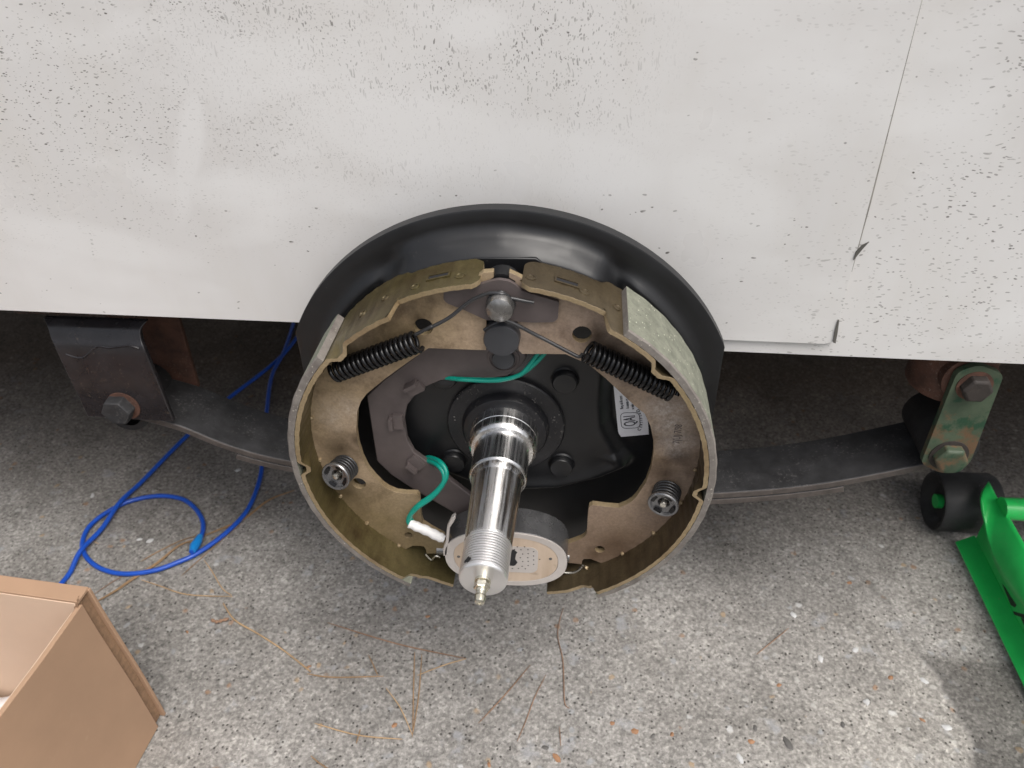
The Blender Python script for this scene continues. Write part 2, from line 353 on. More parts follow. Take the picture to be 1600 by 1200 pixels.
def smooth_path(pts, sub=6):
    P = [Vector(p) for p in pts]; out = []
    for i in range(len(P)-1):
        p0 = P[max(i-1, 0)]; p1 = P[i]; p2 = P[i+1]; p3 = P[min(i+2, len(P)-1)]
        for s in range(sub):
            u = s/sub
            out.append(.5*((2*p1)+(p2-p0)*u+(2*p0-5*p1+4*p2-p3)*u*u+(3*p1-p0-3*p2+p3)*u**3))
    out.append(P[-1]); return out
def tube(bm, pts, r, n=10, cap=True, squash=None):
    P = [Vector(p) for p in pts]; rows = []; T0 = (P[1]-P[0]).normalized()
    N = T0.orthogonal().normalized()
    for i, p in enumerate(P):
        T = (P[min(i+1, len(P)-1)]-P[max(i-1, 0)]).normalized()
        N = (N-T*N.dot(T)).normalized(); B = T.cross(N)
        rad = r[i] if isinstance(r, (list, tuple)) else r
        rows.append([bm.verts.new(p+N*rad*math.cos(2*math.pi*k/n)+B*rad*math.sin(2*math.pi*k/n)) for k in range(n)])
    for a, b in zip(rows, rows[1:]):
        for k in range(n): bm.faces.new((a[k], a[(k+1) % n], b[(k+1) % n], b[k]))
    if cap: bm.faces.new(rows[0]); bm.faces.new(rows[-1])
def helix(a, b, rad, turns, per=14, phase=0):
    a = Vector(a); b = Vector(b); T = (b-a).normalized(); U_ = T.cross(Vector((0, 1, .3))).normalized(); W = T.cross(U_)
    n = int(turns*per)
    return [a+(b-a)*(i/n)+U_*rad*math.cos(phase+2*math.pi*i/per)+W*rad*math.sin(phase+2*math.pi*i/per) for i in range(n+1)]
def rounded(pts, r, n=4):
    out = []; N = len(pts)
    for i in range(N):
        p = Vector(pts[i]); a = Vector(pts[i-1]); b = Vector(pts[(i+1) % N])
        da = (a-p); db = (b-p); rr = min(r, da.length*.45, db.length*.45)
        s = p+da.normalized()*rr; e = p+db.normalized()*rr
        for k in range(n+1):
            u = k/n; out.append(tuple(s*(1-u)**2+p*2*u*(1-u)+e*u*u))
    return out
def text_mesh(name, body, size, mat, loc, xdir, ydir, parent, depth=.0001, align='CENTER', sx=1):
    cu = bpy.data.curves.new(name, 'FONT'); cu.body = body; cu.size = size; cu.extrude = depth
    cu.align_x = align; cu.align_y = 'CENTER'; cu.resolution_u = 3
    tmp = bpy.data.objects.new('tmp', cu); COL.objects.link(tmp)
    bpy.context.view_layer.update()
    me = bpy.data.meshes.new_from_object(tmp.evaluated_get(bpy.context.evaluated_depsgraph_get()))
    bpy.data.objects.remove(tmp)
    X = Vector(xdir).normalized(); Yv = Vector(ydir).normalized(); Zv = X.cross(Yv)
    for v in me.vertices: v.co = Vector(loc)+X*v.co.x*sx+Yv*v.co.y+Zv*v.co.z
    me.materials.clear(); me.materials.append(M[mat]); me.name = name
    o = bpy.data.objects.new(name, me); COL.objects.link(o)
    if parent is not None: o.parent = parent
    return o

# ------------------------------------------------------------ ground
GZ = -.33
bm = bmesh.new()
def gh(x, y): return .0022*noise.noise((x*6, y*6, 3)) + .0008*noise.noise((x*40, y*40, 1))
NX = 150
xs = [-.9+1.9*i/NX for i in range(NX+1)]; ys = [-.45+1.5*i/120 for i in range(121)]
g = [[bm.verts.new((x, y, GZ+gh(x, y)*min(1, 8*min(x+.9, 1.0-x, y+.45, 1.05-y)))) for y in ys] for x in xs]
for i in range(NX):
    for j in range(120): bm.faces.new((g[i][j], g[i+1][j], g[i+1][j+1], g[i][j+1]))
far = [(-60, -60), (60, -60), (60, 60), (-60, 60)]
near = [g[0][0], g[NX][0], g[NX][120], g[0][120]]
bot = [g[i][0] for i in range(NX+1)]; rgt_ = [g[NX][j] for j in range(121)]; top_ = [g[i][120] for i in range(NX, -1, -1)]; lft = [g[0][j] for j in range(120, -1, -1)]
fv = [bm.verts.new((x, y, GZ)) for x, y in far]
bm.faces.new([fv[0], fv[1]]+bot[::-1]); bm.faces.new([fv[1], fv[2]]+rgt_[::-1]); bm.faces.new([fv[2], fv[3]]+top_[::-1]); bm.faces.new([fv[3], fv[0]]+lft[::-1])
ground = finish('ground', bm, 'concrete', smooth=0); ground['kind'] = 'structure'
for p in ground.data.polygons: p.use_smooth = True

# pale chips, orange and dark stones set in the concrete
stones = [((0.31837, 0.03281), 'stone_white', 0.0044), ((0.35281, -0.01315), 'stone_white', 0.0044), ((0.38416, 0.01598), 'stone_orange', 0.0036),
 ((0.40155, -0.0284), 'stone_orange', 0.0032), ((0.37293, 0.13573), 'stone_orange', 0.0032), ((0.23319, -0.06289), 'stone_orange', 0.0036),
 ((0.30128, 0.08602), 'stone_white', 0.0044), ((0.42236, -0.03464), 'stone_white', 0.0052), ((0.27025, -0.00095), 'stone_orange', 0.0032),
 ((0.32337, -0.03941), 'stone_dark', 0.0036), ((0.23896, -0.04892), 'stone_dark', 0.0032), ((0.21989, -0.08077), 'stone_white', 0.0052),
 ((0.12288, -0.062), 'stone_orange', 0.0040), ((0.0487, -0.09412), 'stone_orange', 0.0052), ((0.13989, -0.06507), 'stone_dark', 0.0036),
 ((0.15835, -0.06234), 'stone_orange', 0.0024), ((0.1008, -0.05507), 'stone_orange', 0.0028), ((-0.11175, -0.07345), 'stone_orange', 0.0032),
 ((0.03729, -0.08456), 'stone_dark', 0.0036), ((-0.01455, -0.10474), 'stone_orange', 0.0028), ((-0.10146, 0.05506), 'stone_orange', 0.0032),
 ((-0.36219, 0.01537), 'stone_orange', 0.0028), ((-0.47922, 0.14124), 'stone_white', 0.0044), ((-0.46497, 0.13964), 'stone_white', 0.0052),
 ((-0.40117, 0.2706), 'stone_white', 0.0044), ((-0.57689, 0.20959), 'stone_white', 0.0048), ((-0.2154, -0.01706), 'stone_orange', 0.0032),
 ((0.41688, 0.01522), 'stone_white', 0.0048), ((0.35679, 0.04653), 'stone_white', 0.0048), ((0.26716, -0.06308), 'stone_dark', 0.0072)]
for (sx, sy), mt, r in stones:
    bm = bmesh.new(); bmesh.ops.create_icosphere(bm, subdivisions=2, radius=1)
    a = random.random()*3.1; k = random.uniform(.5, .8); sd = random.random()*50
    for v_ in bm.verts:
        d = 1+.5*noise.noise(v_.co*1.4+Vector((sd, 0, 0))); p = Vector((v_.co.x*r*d, v_.co.y*r*k*d, v_.co.z*.0016))
        v_.co = Vector((sx+p.x*math.cos(a)-p.y*math.sin(a), sy+p.x*math.sin(a)+p.y*math.cos(a), GZ+gh(sx, sy)+p.z-.0004))
    finish('stone', bm, mt, ground)

# ------------------------------------------------------------ trailer body (panels and the frame right behind them)
trailer = thing('trailer', 'white trailer side with mildew specks, hanging above the concrete behind the brake', 'trailer')
def at_line(p, q_, x): return p[1]+(q_[1]-p[1])*(x-p[0])/(q_[0]-p[0])
LB = [(-0.43192, 0.05904), (0.17242, 0.05214)]
SEAM = [(0.24834, 0.29539), (0.24916, 0.21885), (0.24977, 0.16757), (0.25038, 0.11359), (0.25236, 0.05495)]
bm = bmesh.new()
x0 = -1.6; zl = lambda x: at_line(LB[0], LB[1], x)
seam_pts = [SEAM[0], SEAM[1], SEAM[2], SEAM[3], SEAM[4]]
sx = SEAM[0][0]
outl = [(x0, zl(x0)), (sx-.004, zl(sx)+.0002), (SEAM[4][0]-.001, zl(sx)+.003)] + [(SEAM[i][0], SEAM[i][1]) for i in (3, 2, 1, 0)] + [(sx-.003, 1.3), (x0, 1.3)]
prism(bm, outl, .050, .0525)
skirt = finish('side_panel', bm, 'panel_white', trailer, smooth=0, bevel=.0003)
skirt['label'] = 'left white skin sheet lapping over the right one'
RB = [(0.17235, 0.03933), (0.39929, 0.03652)]
bm = bmesh.new()
zr = lambda x: at_line(RB[0], RB[1], x)
prism(bm, [(.12, zr(.12)), (1.6, zr(1.6)), (1.6, 1.3), (.12, 1.3)], .0535, .0565)
rp = finish('side_panel', bm, 'panel_white', trailer, smooth=0, bevel=.0003)
rp['label'] = 'right white skin sheet reaching a little lower'
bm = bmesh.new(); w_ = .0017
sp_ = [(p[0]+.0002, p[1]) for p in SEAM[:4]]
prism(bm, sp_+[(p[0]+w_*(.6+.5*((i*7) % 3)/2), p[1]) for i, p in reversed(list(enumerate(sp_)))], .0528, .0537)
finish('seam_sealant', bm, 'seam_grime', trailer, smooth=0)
# torn lip of the left sheet by the seam
bm = bmesh.new()
tp = [(0.25638, 0.1396), (0.25212, 0.13688), (0.24927, 0.13152), (0.24918, 0.12483), (0.25076, 0.12871), (0.25352, 0.13447)]
prism(bm, tp, .0488, .0497)
finish('torn_lip', bm, 'tear', trailer)
bm = bmesh.new()
tp = [(0.24962, 0.07442), (0.24945, 0.0641), (0.25044, 0.054), (0.25246, 0.05331), (0.2518, 0.06324), (0.25052, 0.07445)]
prism(bm, tp, .0488, .0497)
finish('torn_lip', bm, 'tear', trailer)
bm = bmesh.new()    # frame rail: C channel just behind the sheet
zf = lambda x: zl(x)-.0035
for a, b in ((-1.6, .16),):
    prism(bm, [(a, zf(a)), (b, zf(b)), (b, .13), (a, .13)], .0560, .0600)
    v0 = len(bm.verts)
prism(bm, [(-1.6, zf(-1.6)), (1.6, zf(.1)), (1.6, zf(.1)+.004), (-1.6, zf(-1.6)+.004)], .0605, .110)
finish('frame_rail', bm, 'dark_rust', trailer, smooth=0, bevel=.0008)
bm = bmesh.new(); box(bm, -1.6, 1.6, .0605, 1.75, .135, .16)
finish('floor', bm, 'dark_rust', trailer, smooth=0)
bm = bmesh.new(); box(bm, -1.6, 1.6, 1.72, 1.75, .04, 1.3); box(bm, -1.6, -1.57, .0605, 1.719, .161, 1.3); box(bm, 1.57, 1.6, .0605, 1.719, .161, 1.3); box(bm, -1.6, 1.6, .0575, 1.75, 1.301, 1.33)
finish('body_shell', bm, 'panel_white', trailer, smooth=0)

# ------------------------------------------------------------ left spring hanger
hg = thing('spring_hanger', 'black spring hanger bracket with bolt under the left end of the trailer edge', 'bracket')
HL = [(-0.40906, 0.065, -0.06774), (-0.41054, 0.0655, -0.01892), (-0.41319, 0.068, 0.00739), (-0.4166, 0.072, 0.01763), (-0.41905, 0.0765, 0.02546), (-0.42496, 0.083, 0.03128)]
HR = [(-0.32384, 0.065, -0.06984), (-0.32564, 0.0655, -0.01943), (-0.32845, 0.068, 0.00834), (-0.33128, 0.072, 0.01786), (-0.33157, 0.0765, 0.02606), (-0.32725, 0.083, 0.03112)]
bm = bmesh.new(); nU = 10; nV = 25
hl_ = smooth_path(HL, 5); hr_ = smooth_path(HR, 5)
def hang_pt(u, v, off=0):            # the face rises from the bolt end, then bends back to the rail at the top
    k = round(v*25); p = hl_[k].lerp(hr_[k], u)
    return Vector((p.x, p.y+off, p.z))
def sheet(fn, nU, nV, th):
    f_ = [[bm.verts.new(fn(i/nU, j/nV, 0)) for j in range(nV+1)] for i in range(nU+1)]
    b_ = [[bm.verts.new(fn(i/nU, j/nV, th)) for j in range(nV+1)] for i in range(nU+1)]
    for i in range(nU):
        for j in range(nV):
            bm.faces.new((f_[i][j], f_[i+1][j], f_[i+1][j+1], f_[i][j+1])); bm.faces.new((b_[i][j], b_[i][j+1], b_[i+1][j+1], b_[i+1][j]))
    for i in range(nU):
        bm.faces.new((f_[i][0], b_[i][0], b_[i+1][0], f_[i+1][0])); bm.faces.new((f_[i][nV], f_[i+1][nV], b_[i+1][nV], b_[i][nV]))
    for j in range(nV):
        bm.faces.new((f_[0][j], f_[0][j+1], b_[0][j+1], b_[0][j])); bm.faces.new((f_[nU][j], b_[nU][j], b_[nU][j+1], f_[nU][j+1]))
sheet(hang_pt, nU, nV, .005)
finish('front_plate', bm, 'frame_enamel', hg, smooth=50, bevel=.0012)
bm = bmesh.new()                     # shoulder where the plate meets the rail
pA, pD = hang_pt(0, 1), hang_pt(1, 1)
ztop = zf(-.36)-.001
box(bm, pA.x-.006, pD.x+.006, .0620, .0880, ztop-.005, ztop-.0005)
finish('weld_flange', bm, 'frame_enamel', hg)
bm = bmesh.new()
bp = [(-0.35349, 0.00604), (-0.32983, 0.0047), (-0.3324, -0.08221), (-0.36527, -0.0855)]
bp = [(bp[0][0]-.05, bp[0][1]), bp[1], bp[2], (bp[3][0]-.05, bp[3][1])]
prism(bm, bp, .135, .140)
bk = finish('back_plate', bm, 'rust', hg, bevel=.0008); bk['label'] = 'rusty brown rear plate of the hanger'
bm = bmesh.new(); bc = (-0.37022, -0.05306)
lathe(bm, [(.0145, .0665), (.0145, .058), (.0138, .0535), (.0112, .0530)], bc, n=6)
finish('bolt_head', bm, 'leaf_steel', hg, bevel=.0008)
bm = bmesh.new(); lathe(bm, [(.0155, .0648), (.0155, .0640), (.013, .0638)], (bc[0]+.003, bc[1]+.001), n=28)
finish('washer', bm, 'rust', hg)
bm = bmesh.new()                     # ridge of torn paint
rp_ = [(-0.40456, 0.0675, 0.00305), (-0.39001, 0.0672, 7e-05), (-0.3732, 0.069, 0.01164), (-0.36163, 0.0688, 0.011), (-0.34292, 0.069, 0.01368), (-0.33378, 0.0688, 0.0113)]
tube(bm, smooth_path([(p[0], p[1], p[2]) for p in rp_], 5), .0010, 6)
finish('paint_crack', bm, 'frame_enamel', hg)

# ------------------------------------------------------------ leaf spring
ls = thing('leaf_spring', 'dark leaf spring running behind the brake from the hanger to the shackle', 'leaf spring')
pL = [(-0.32552, -0.07765), (-0.27817, -0.10178), (-0.22382, -0.11775)]; pR = [(0.18528, -0.1344), (0.27752, -0.11655), (0.36126, -0.08731)]
ctl = [(-.374, -.062)] + pL + [(-.12, -.132), (0, -.143), (.10, -.140)] + pR + [(.387, -.074)]
path = smooth_path([(x, 0, z) for x, z in ctl], 8)
def leaf(name, path, y0, y1, th, mi):
    bm = bmesh.new(); rows = []
    for i, p in enumerate(path):
        T = (path[min(i+1, len(path)-1)]-path[max(i-1, 0)]).normalized(); Nn = Vector((-T.z, 0, T.x))
        q_ = p-Nn*th
        rows.append([bm.verts.new((p.x, y0, p.z)), bm.verts.new((p.x, y1, p.z)), bm.verts.new((q_.x, y1, q_.z)), bm.verts.new((q_.x, y0, q_.z))])
    for a, b in zip(rows, rows[1:]):
        for k in range(4):
            f = bm.faces.new((a[k], a[(k+1) % 4], b[(k+1) % 4], b[k])); f.material_index = 1 if k == 3 else 0
    bm.faces.new(rows[0]); bm.faces.new(rows[-1])
    return finish(name, bm, ['leaf_steel', 'leaf_edge'], ls, bevel=.0012)
leaf('leaf', path, .070, .130, .0075, 0)
def off_path(lo, hi, d):
    sel = [p for p in path if lo <= p.x <= hi]; out = []
    for i, p in enumerate(sel):
        T = (sel[min(i+1, len(sel)-1)]-sel[max(i-1, 0)]).normalized(); Nn = Vector((-T.z, 0, T.x)); out.append(p-Nn*d)
    return out
leaf('leaf', off_path(-.275, .31, .0086), .0705, .1295, .0075, 0)
leaf('leaf', off_path(-.16, .165, .0170), .071, .129, .0065, 0)
for cx, cz in ((-.374, -.068), (.387, -.078)):
    bm = bmesh.new(); k_ = 1.0 if cx < 0 else 1.15
    lathe(bm, [(.014, .0715), (.020*k_, .0715), (.021*k_, .0740), (.021*k_, .1280), (.014, .1285)], (cx-(.004 if cx > 0 else 0), cz+(.009 if cx > 0 else 0)), n=32, closed_ends=False)
    finish('spring_eye', bm, 'rubber', ls)

# ------------------------------------------------------------ right spring shackle
sh = thing('spring_shackle', 'weathered green and rusty shackle link at the right end of the leaf spring', 'shackle')
sp = [(0.3559, 0.02206), (0.37022, 0.0302), (0.39194, 0.02161), (0.39627, -0.07137), (0.39109, -0.08523), (0.3758, -0.0867), (0.35581, -0.0763)]
bm = bmesh.new(); prism(bm, rounded(sp, .006), .060, .066)
finish('front_link', bm, 'green_patina', sh, bevel=.0012)
for (c, hr, mt) in (((0.37301, 0.00965), .0120, 'dark_rust'), ((0.37582, -0.06533), .0138, 'green_patina')):
    bm = bmesh.new(); lathe(bm, [(hr, .0605), (hr, .0525), (hr*.86, .0505)], c, n=6)
    finish('bolt_head', bm, mt, sh, bevel=.001)
    bm = bmesh.new(); lathe(bm, [(hr*1.16, .0603), (hr*1.16, .0590), (hr*1.0, .0588)], c, n=28)
    finish('washer', bm, 'rust' if mt == 'dark_rust' else 'dark_rust', sh)
    bm = bmesh.new(); lathe(bm, [(.007, .066), (.007, .134)], c, n=20); finish('bolt_shank', bm, 'dark_rust', sh)
# rusty hanger post the shackle swings from
hp_ = thing('hanger_post', 'round rusty red hanger post under the panel beside the green shackle', 'bracket')
bm = bmesh.new(); pc = (0.36691, -0.01898); pz = (0.35557, -0.01827)[1]
lathe(bm, [(.027, .0002), (.031, .0), (.033, .003), (.033, .066)], n=48, axis=Vector((0, 0, 1)), origin=Vector((pc[0]+.006, .102, pz)))
finish('post', bm, 'rust', hp_)
bm = bmesh.new(); box(bm, pc[0]-.04, pc[0]+.075, .066, .136, .048, .054); finish('mount_plate', bm, 'rust', hp_, bevel=.001)
bm = bmesh.new(); lathe(bm, [(.016, .067), (.022, .068), (.022, .132), (.016, .133)], ((0.37301, 0.00965)[0], (0.37301, 0.00965)[1]), n=32); finish('bushing', bm, 'rust', hp_)

# ------------------------------------------------------------ axle with spindle
ax = thing('axle_spindle', 'polished steel stub axle with threaded end sticking out of the brake centre', 'axle')
bm = bmesh.new()
prof = [(.0325, -.004), (.0320, -.010), (.0295, -.0135), (.0275, -.0145), (.0272, -.0185)]
lathe(bm, [(.0, .012)][:0]+[(.0465, .001), (.0465, -.0032), (.0455, -.0042), (.0345, -.0046), (.0338, -.0085), (.0322, -.0112), (.0290, -.0125), (.0262, -.0128)], n=96)
finish('hub_flange', bm, 'hub_black', ax)
bm = bmesh.new()
steel = [(.0262, -.010), (.0262, -.0220), (.0258, -.0223), (.0258, -.0229), (.0262, -.0232), (.0262, -.0292), (.0255, -.0310), (.0236, -.0330), (.0222, -.0334), (.0210, -.0338),
         (.0209, -.0595), (.0211, -.0600), (.0211, -.0625), (.0203, -.0640), (.0198, -.0642), (.0198, -.0652), (.0181, -.0690), (.0178, -.0700), (.0160, -.1245), (.0158, -.1255), (.0162, -.1262), (.0160, -.1272)]
steel2 = []
for (r0, y0), (r1, y1) in zip(steel, steel[1:]):
    steel2.append((r0, y0))
steel2.append(steel[-1])
lathe(bm, steel2, n=128)
finish('spindle_shaft', bm, 'turned_steel', ax, smooth=25)
bm = bmesh.new(); thr = []
y = -.1272; NTh = 12; pitch = (.1535-.1272)/NTh
for k in range(NTh): thr += [(.0158, y), (.0158, y-pitch*.40), (.0145, y-pitch*.64), (.0145, y-pitch*.74)]; y -= pitch
thr += [(.0156, -.1536), (.0153, -.1549), (.0145, -.1553), (.0048, -.1553)]
lathe(bm, thr, n=96); finish('thread', bm, 'threaded_steel', ax, smooth=25)
bm = bmesh.new()
lathe(bm, [(.0052, -.1550), (.0052, -.1572)], n=24)
lathe(bm, [(.0044, -.1574), (.0052, -.1584), (.0052, -.1615), (.0044, -.1625)], n=6)
lathe(bm, [(.0034, -.1626), (.0034, -.1640), (.0030, -.1648), (.0034, -.1660), (.0037, -.1690), (.0030, -.1722), (.0022, -.1728), (.0008, -.1728), (.0006, -.1722)], n=24)
finish('grease_nipple', bm, 'nipple_zinc', ax, smooth=40)
bm = bmesh.new(); th = R_(206)      # dark marks: cotter hole in the thread and on the shoulder
def onshaft(r, y, a): return Vector((r*math.cos(a), y, r*math.sin(a)))
def blot(bm, r, y, a, rad, n=14):
    c_ = bm.verts.new(onshaft(r, y, a)); ring = [bm.verts.new(onshaft(r, y+rad*math.sin(2*math.pi*k/n)*(.8+.3*math.sin(k*2.1)), a+rad*1.1/r*math.cos(2*math.pi*k/n))) for k in range(n)]
    for k in range(n): bm.faces.new((c_, ring[k], ring[(k+1) % n]))
blot(bm, .01605, -.1500, R_(128), .0026)
finish('cotter_hole', bm, 'black_mark', ax)
bm = bmesh.new(); blot(bm, .0260, -.0318, R_(192), .0016); finish('paint_mark', bm, 'black_mark', ax)
bm = bmesh.new(); lathe(bm, [(.038, .030), (.038, 1.70)], n=40); finish('axle_tube', bm, 'leaf_steel', ax)
bm = bmesh.new()
for a in (48, 55, 62, 120, 128, 140, 70, 20, 12, 172, 205, 212):
    r = .040+.004*math.sin(a); p = Vector((r*math.cos(R_(a)), -.0046, r*math.sin(R_(a))))
    for k in range(3):
        m4 = Matrix.Translation(p+Vector((random.uniform(-.003, .003), 0, random.uniform(-.003, .003))))
        bmesh.ops.create_icosphere(bm, subdivisions=1, radius=random.uniform(.0003, .0008), matrix=m4)
fl = finish('dirt', bm, 'stone_dark', ax); fl['kind'] = 'stuff'

# ------------------------------------------------------------ drum brake
br = thing('drum_brake', 'electric drum brake with backing plate and two brake shoes, its drum removed', 'drum brake')
plat = [(0.01068, -0.06861), (0.04094, -0.06492), (0.07507, -0.05116), (0.09314, -0.03959), (0.07838, -0.01187), (0.07386, -0.00021), (0.07176, 0.0213), (0.07198, 0.05141), (0.06669, 0.06299)] + [(.075, .112), (.066, .137), (.045, .1495), (0, .156), (-.043, .1515), (-.063, .143), (-.078, .118), (-.090, .07), (-.088, -.01), (-.075, -.045), (-.03, -.066)]
def sd_poly(px, pz, poly):
    d = 1e9; s = 1; n = len(poly); j = n-1
    for i in range(n):
        ex, ez = poly[j][0]-poly[i][0], poly[j][1]-poly[i][1]; wx, wz = px-poly[i][0], pz-poly[i][1]
        k = max(0, min(1, (wx*ex+wz*ez)/(ex*ex+ez*ez))); dx, dz = wx-ex*k, wz-ez*k
        d = min(d, dx*dx+dz*dz)
        c1, c2, c3 = pz >= poly[i][1], pz < poly[j][1], ex*wz > ez*wx
        if (c1 and c2 and c3) or (not c1 and not c2 and not c3): s = -s
        j = i
    return s*math.sqrt(d)
def sst(a, b, x):
    u = max(0, min(1, (x-a)/(b-a))); return u*u*(3-2*u)
def plate_y(x, z):
    r = math.hypot(x, z); ang = math.degrees(math.atan2(z, x)) % 360
    rec = .0115
    sd = sd_poly(x, z, plat)
    lift = 1-sst(-.002, .011, sd)
    y = rec*(1-lift)
    topw = sst(55, 66, ang)*(1-sst(114, 125, ang))
    y -= .0065*math.exp(-((r-.1475)/.005)**2)*topw                    # raised bead at the top
    flank = (sst(10, 30, ang)*(1-sst(50, 60, ang))+sst(120, 130, ang)*(1-sst(150, 170, ang)))
    y -= .007*math.exp(-((r-.152)/.006)**2)*flank
    y -= .010*math.exp(-(sd/.007)**2)*.35*(1 if z < -.03 and x > -.02 else 0)
    y += (.0105-y)*sst(.158, .164, r)
    return y
RP = [0.17645][0]
def rmax(ang):                        # full round above, trimmed sides below, cut away at the bottom
    c_, s_ = math.cos(R_(ang)), math.sin(R_(ang)); r = RP
    xlim = .161
    if s_ < .45 and abs(c_) > .3: 
        if abs(c_)*r > xlim and s_ < .43: r = xlim/abs(c_)
    if s_ < 0: r = min(r, .160, .146/max(1e-6, -s_))
    return r
bm = bmesh.new(); NA = 240
rad = [.020+.1385*i/64 for i in range(65)]
rows = []
for k in range(NA):
    ang = 360*k/NA; R1 = rmax(ang); c_, s_ = math.cos(R_(ang)), math.sin(R_(ang)); row = []
    for r in rad:
        r2 = min(r, R1-.0002*(1+len([1 for q_ in rad if q_ > r])*0)); row.append((r2*c_, r2*s_, plate_y(r2*c_, r2*s_)))
    full = R1 > .162
    ringr = [(min(R1, .1625), None), (min(R1, .168), None), (R1-.0012 if full else R1, None)]
    for r2, _ in ringr: row.append((r2*c_, r2*s_, plate_y(r2*c_, r2*s_)))
    lip = sst(-2, 10, ang)*(1-sst(172, 186, ang)) if ang < 200 else 0
    row.append((R1*c_, R1*s_, row[-1][2]+.0006)); row.append(((R1+.0002)*c_, (R1+.0002)*s_, row[-1][2]+.001+.0075*lip))
    row.append(((R1-.003)*c_, (R1-.003)*s_, row[-1][2]+.0006))
    rows.append([bm.verts.new((x, y, z)) for x, z, y in row])
for k in range(NA):
    a, b = rows[k], rows[(k+1) % NA]
    for i in range(len(a)-1):
        try: bm.faces.new((a[i], b[i], b[i+1], a[i+1]))
        except ValueError: pass
bp_ = finish('backing_plate', bm, 'black_paint', br, smooth=60)
for c in ((0.04557, 0.04558), (0.04437, -0.04023), (-0.04374, -0.04094), (-0.04557, 0.04558)):
    bm = bmesh.new(); lathe(bm, [(.0115, .0005), (.0100, -.0010), (.0094, -.0055), (.0086, -.0064), (.006, -.0067)], c, n=32)
    finish('mounting_bolt', bm, 'black_paint', bp_)

# sticker
st = [(0.08273, 0.03243), (0.08968, -0.0182), (0.11338, -0.01405)]
S0, S1, S2 = [Vector((p[0], .0108, p[1])) for p in st]
S3 = S0+(S2-S1)
bm = bmesh.new(); prism(bm, [(v_.x, v_.z) for v_ in (S0, S1, S2, S3)], .0104, .0112)
stk = finish('sticker', bm, 'label_paper', br, smooth=0); stk['label'] = 'white certification sticker lettered QAI'
xd = (S0-S1); yd = -(S2-S1)          # text reads up the plate, its top to the left
def SP(c_x, c_y):                     # from zoomed sticker coordinates
    return None
c0 = (0.0976, -0.00055)
text_mesh('lettering', 'QAI', .0136, 'ink', (c0[0], .0101, c0[1]), xd, yd, stk, depth=.0001, sx=.46)
def frame_loop(bm, pts, w, y):
    n = len(pts); P = [Vector((p[0], 0, p[1])) for p in pts]; cc = sum(P, Vector())/n
    inn = [bm.verts.new((p.x, y, p.z)) for p in P]; outv = []
    for i, p in enumerate(P):
        T = (P[(i+1) % n]-P[i-1]).normalized(); Nn = Vector((-T.z, 0, T.x))
        if Nn.dot(p-cc) < 0: Nn = -Nn
        outv.append(bm.verts.new((p.x+Nn.x*w, y, p.z+Nn.z*w)))
    for i in range(n): bm.faces.new((inn[i], inn[(i+1) % n], outv[(i+1) % n], outv[i]))
bm = bmesh.new()
frame_loop(bm, rounded([(0.08971, 0.007), (0.09163, -0.00879), (0.10574, -0.00691), (0.10393, 0.008)], .004), .0005, .0101)
finish('lettering', bm, 'ink', stk, smooth=0)
for body, c in (('Req cal & cert', (0.08956, 0.01741)), ('k asmtn ct', (0.09414, 0.01658)), ('n wkr', (0.09845, 0.01387))):
    text_mesh('lettering', body, .0036, 'ink', (c[0], .0101, c[1]), xd, yd, stk, sx=.62)
seal = 'CERTIFIED'
arc = [(0.10548, -0.00898), (0.10653, -0.00631), (0.10667, -0.00382), (0.10659, -0.00163), (0.10633, 0.00054), (0.10591, 0.0027), (0.10541, 0.00495), (0.1044, 0.00722), (0.10307, 0.01)]
for i, chx in enumerate(seal):
    a = Vector(arc[max(i-1, 0)]); b = Vector(arc[min(i+1, 8)]); d = (b-a).normalized()
    text_mesh('lettering', chx, .0040 if i in (0, 8) else .0030, 'ink', (arc[i][0], .0101, arc[i][1]), (d.x, 0, d.y), (-d.y, 0, d.x), stk)

# actuating arm
WF = -.032; WB = -.027
arm = [(-0.10406, 0.03465), (-0.10472, -0.03184), (-0.09459, -0.04687), (-0.08143, -0.05912), (-0.07468, -0.06449), (-0.04299, -0.08961), (-0.02096, -0.10658), (-0.02081, -0.07509), (-0.03228, -0.06327), (-0.05346, -0.04102), (-0.06429, -0.02937), (-0.07287, -0.02104), (-0.07725, -0.00685), (-0.07754, 0.01226), (-0.07379, 0.02668), (-0.06601, 0.03815), (-0.05878, 0.04528), (-0.04631, 0.05188)] + [(-0.01877, 0.05399), (0.00439, 0.05886), (0.01504, 0.06898), (0.01813, 0.07544), (0.0169, 0.08059), (0.01186, 0.08655), (-0.01, 0.09483), (-0.03908, 0.09373)] + [(-0.0875, 0.052)]
bm = bmesh.new(); prism(bm, arm, -.016, -.011, holes=[])
armo = finish('actuating_arm', bm, 'arm_coating', br, smooth=30, bevel=.0009)
piv = (0.00148, 0.07404)
bm = bmesh.new(); lathe(bm, [(.0083, -.0105), (.0083, -.0178), (.0078, -.0184), (.003, -.0186)], piv, n=40); finish('pivot_pin', bm, 'grey_coating', armo)
bm = bmesh.new(); lathe(bm, [(.0118, -.0155), (.0116, -.0166), (.0100, -.0170), (.0098, -.0164)], piv, n=40, closed_ends=False); finish('pivot_ring', bm, 'arm_coating', armo)
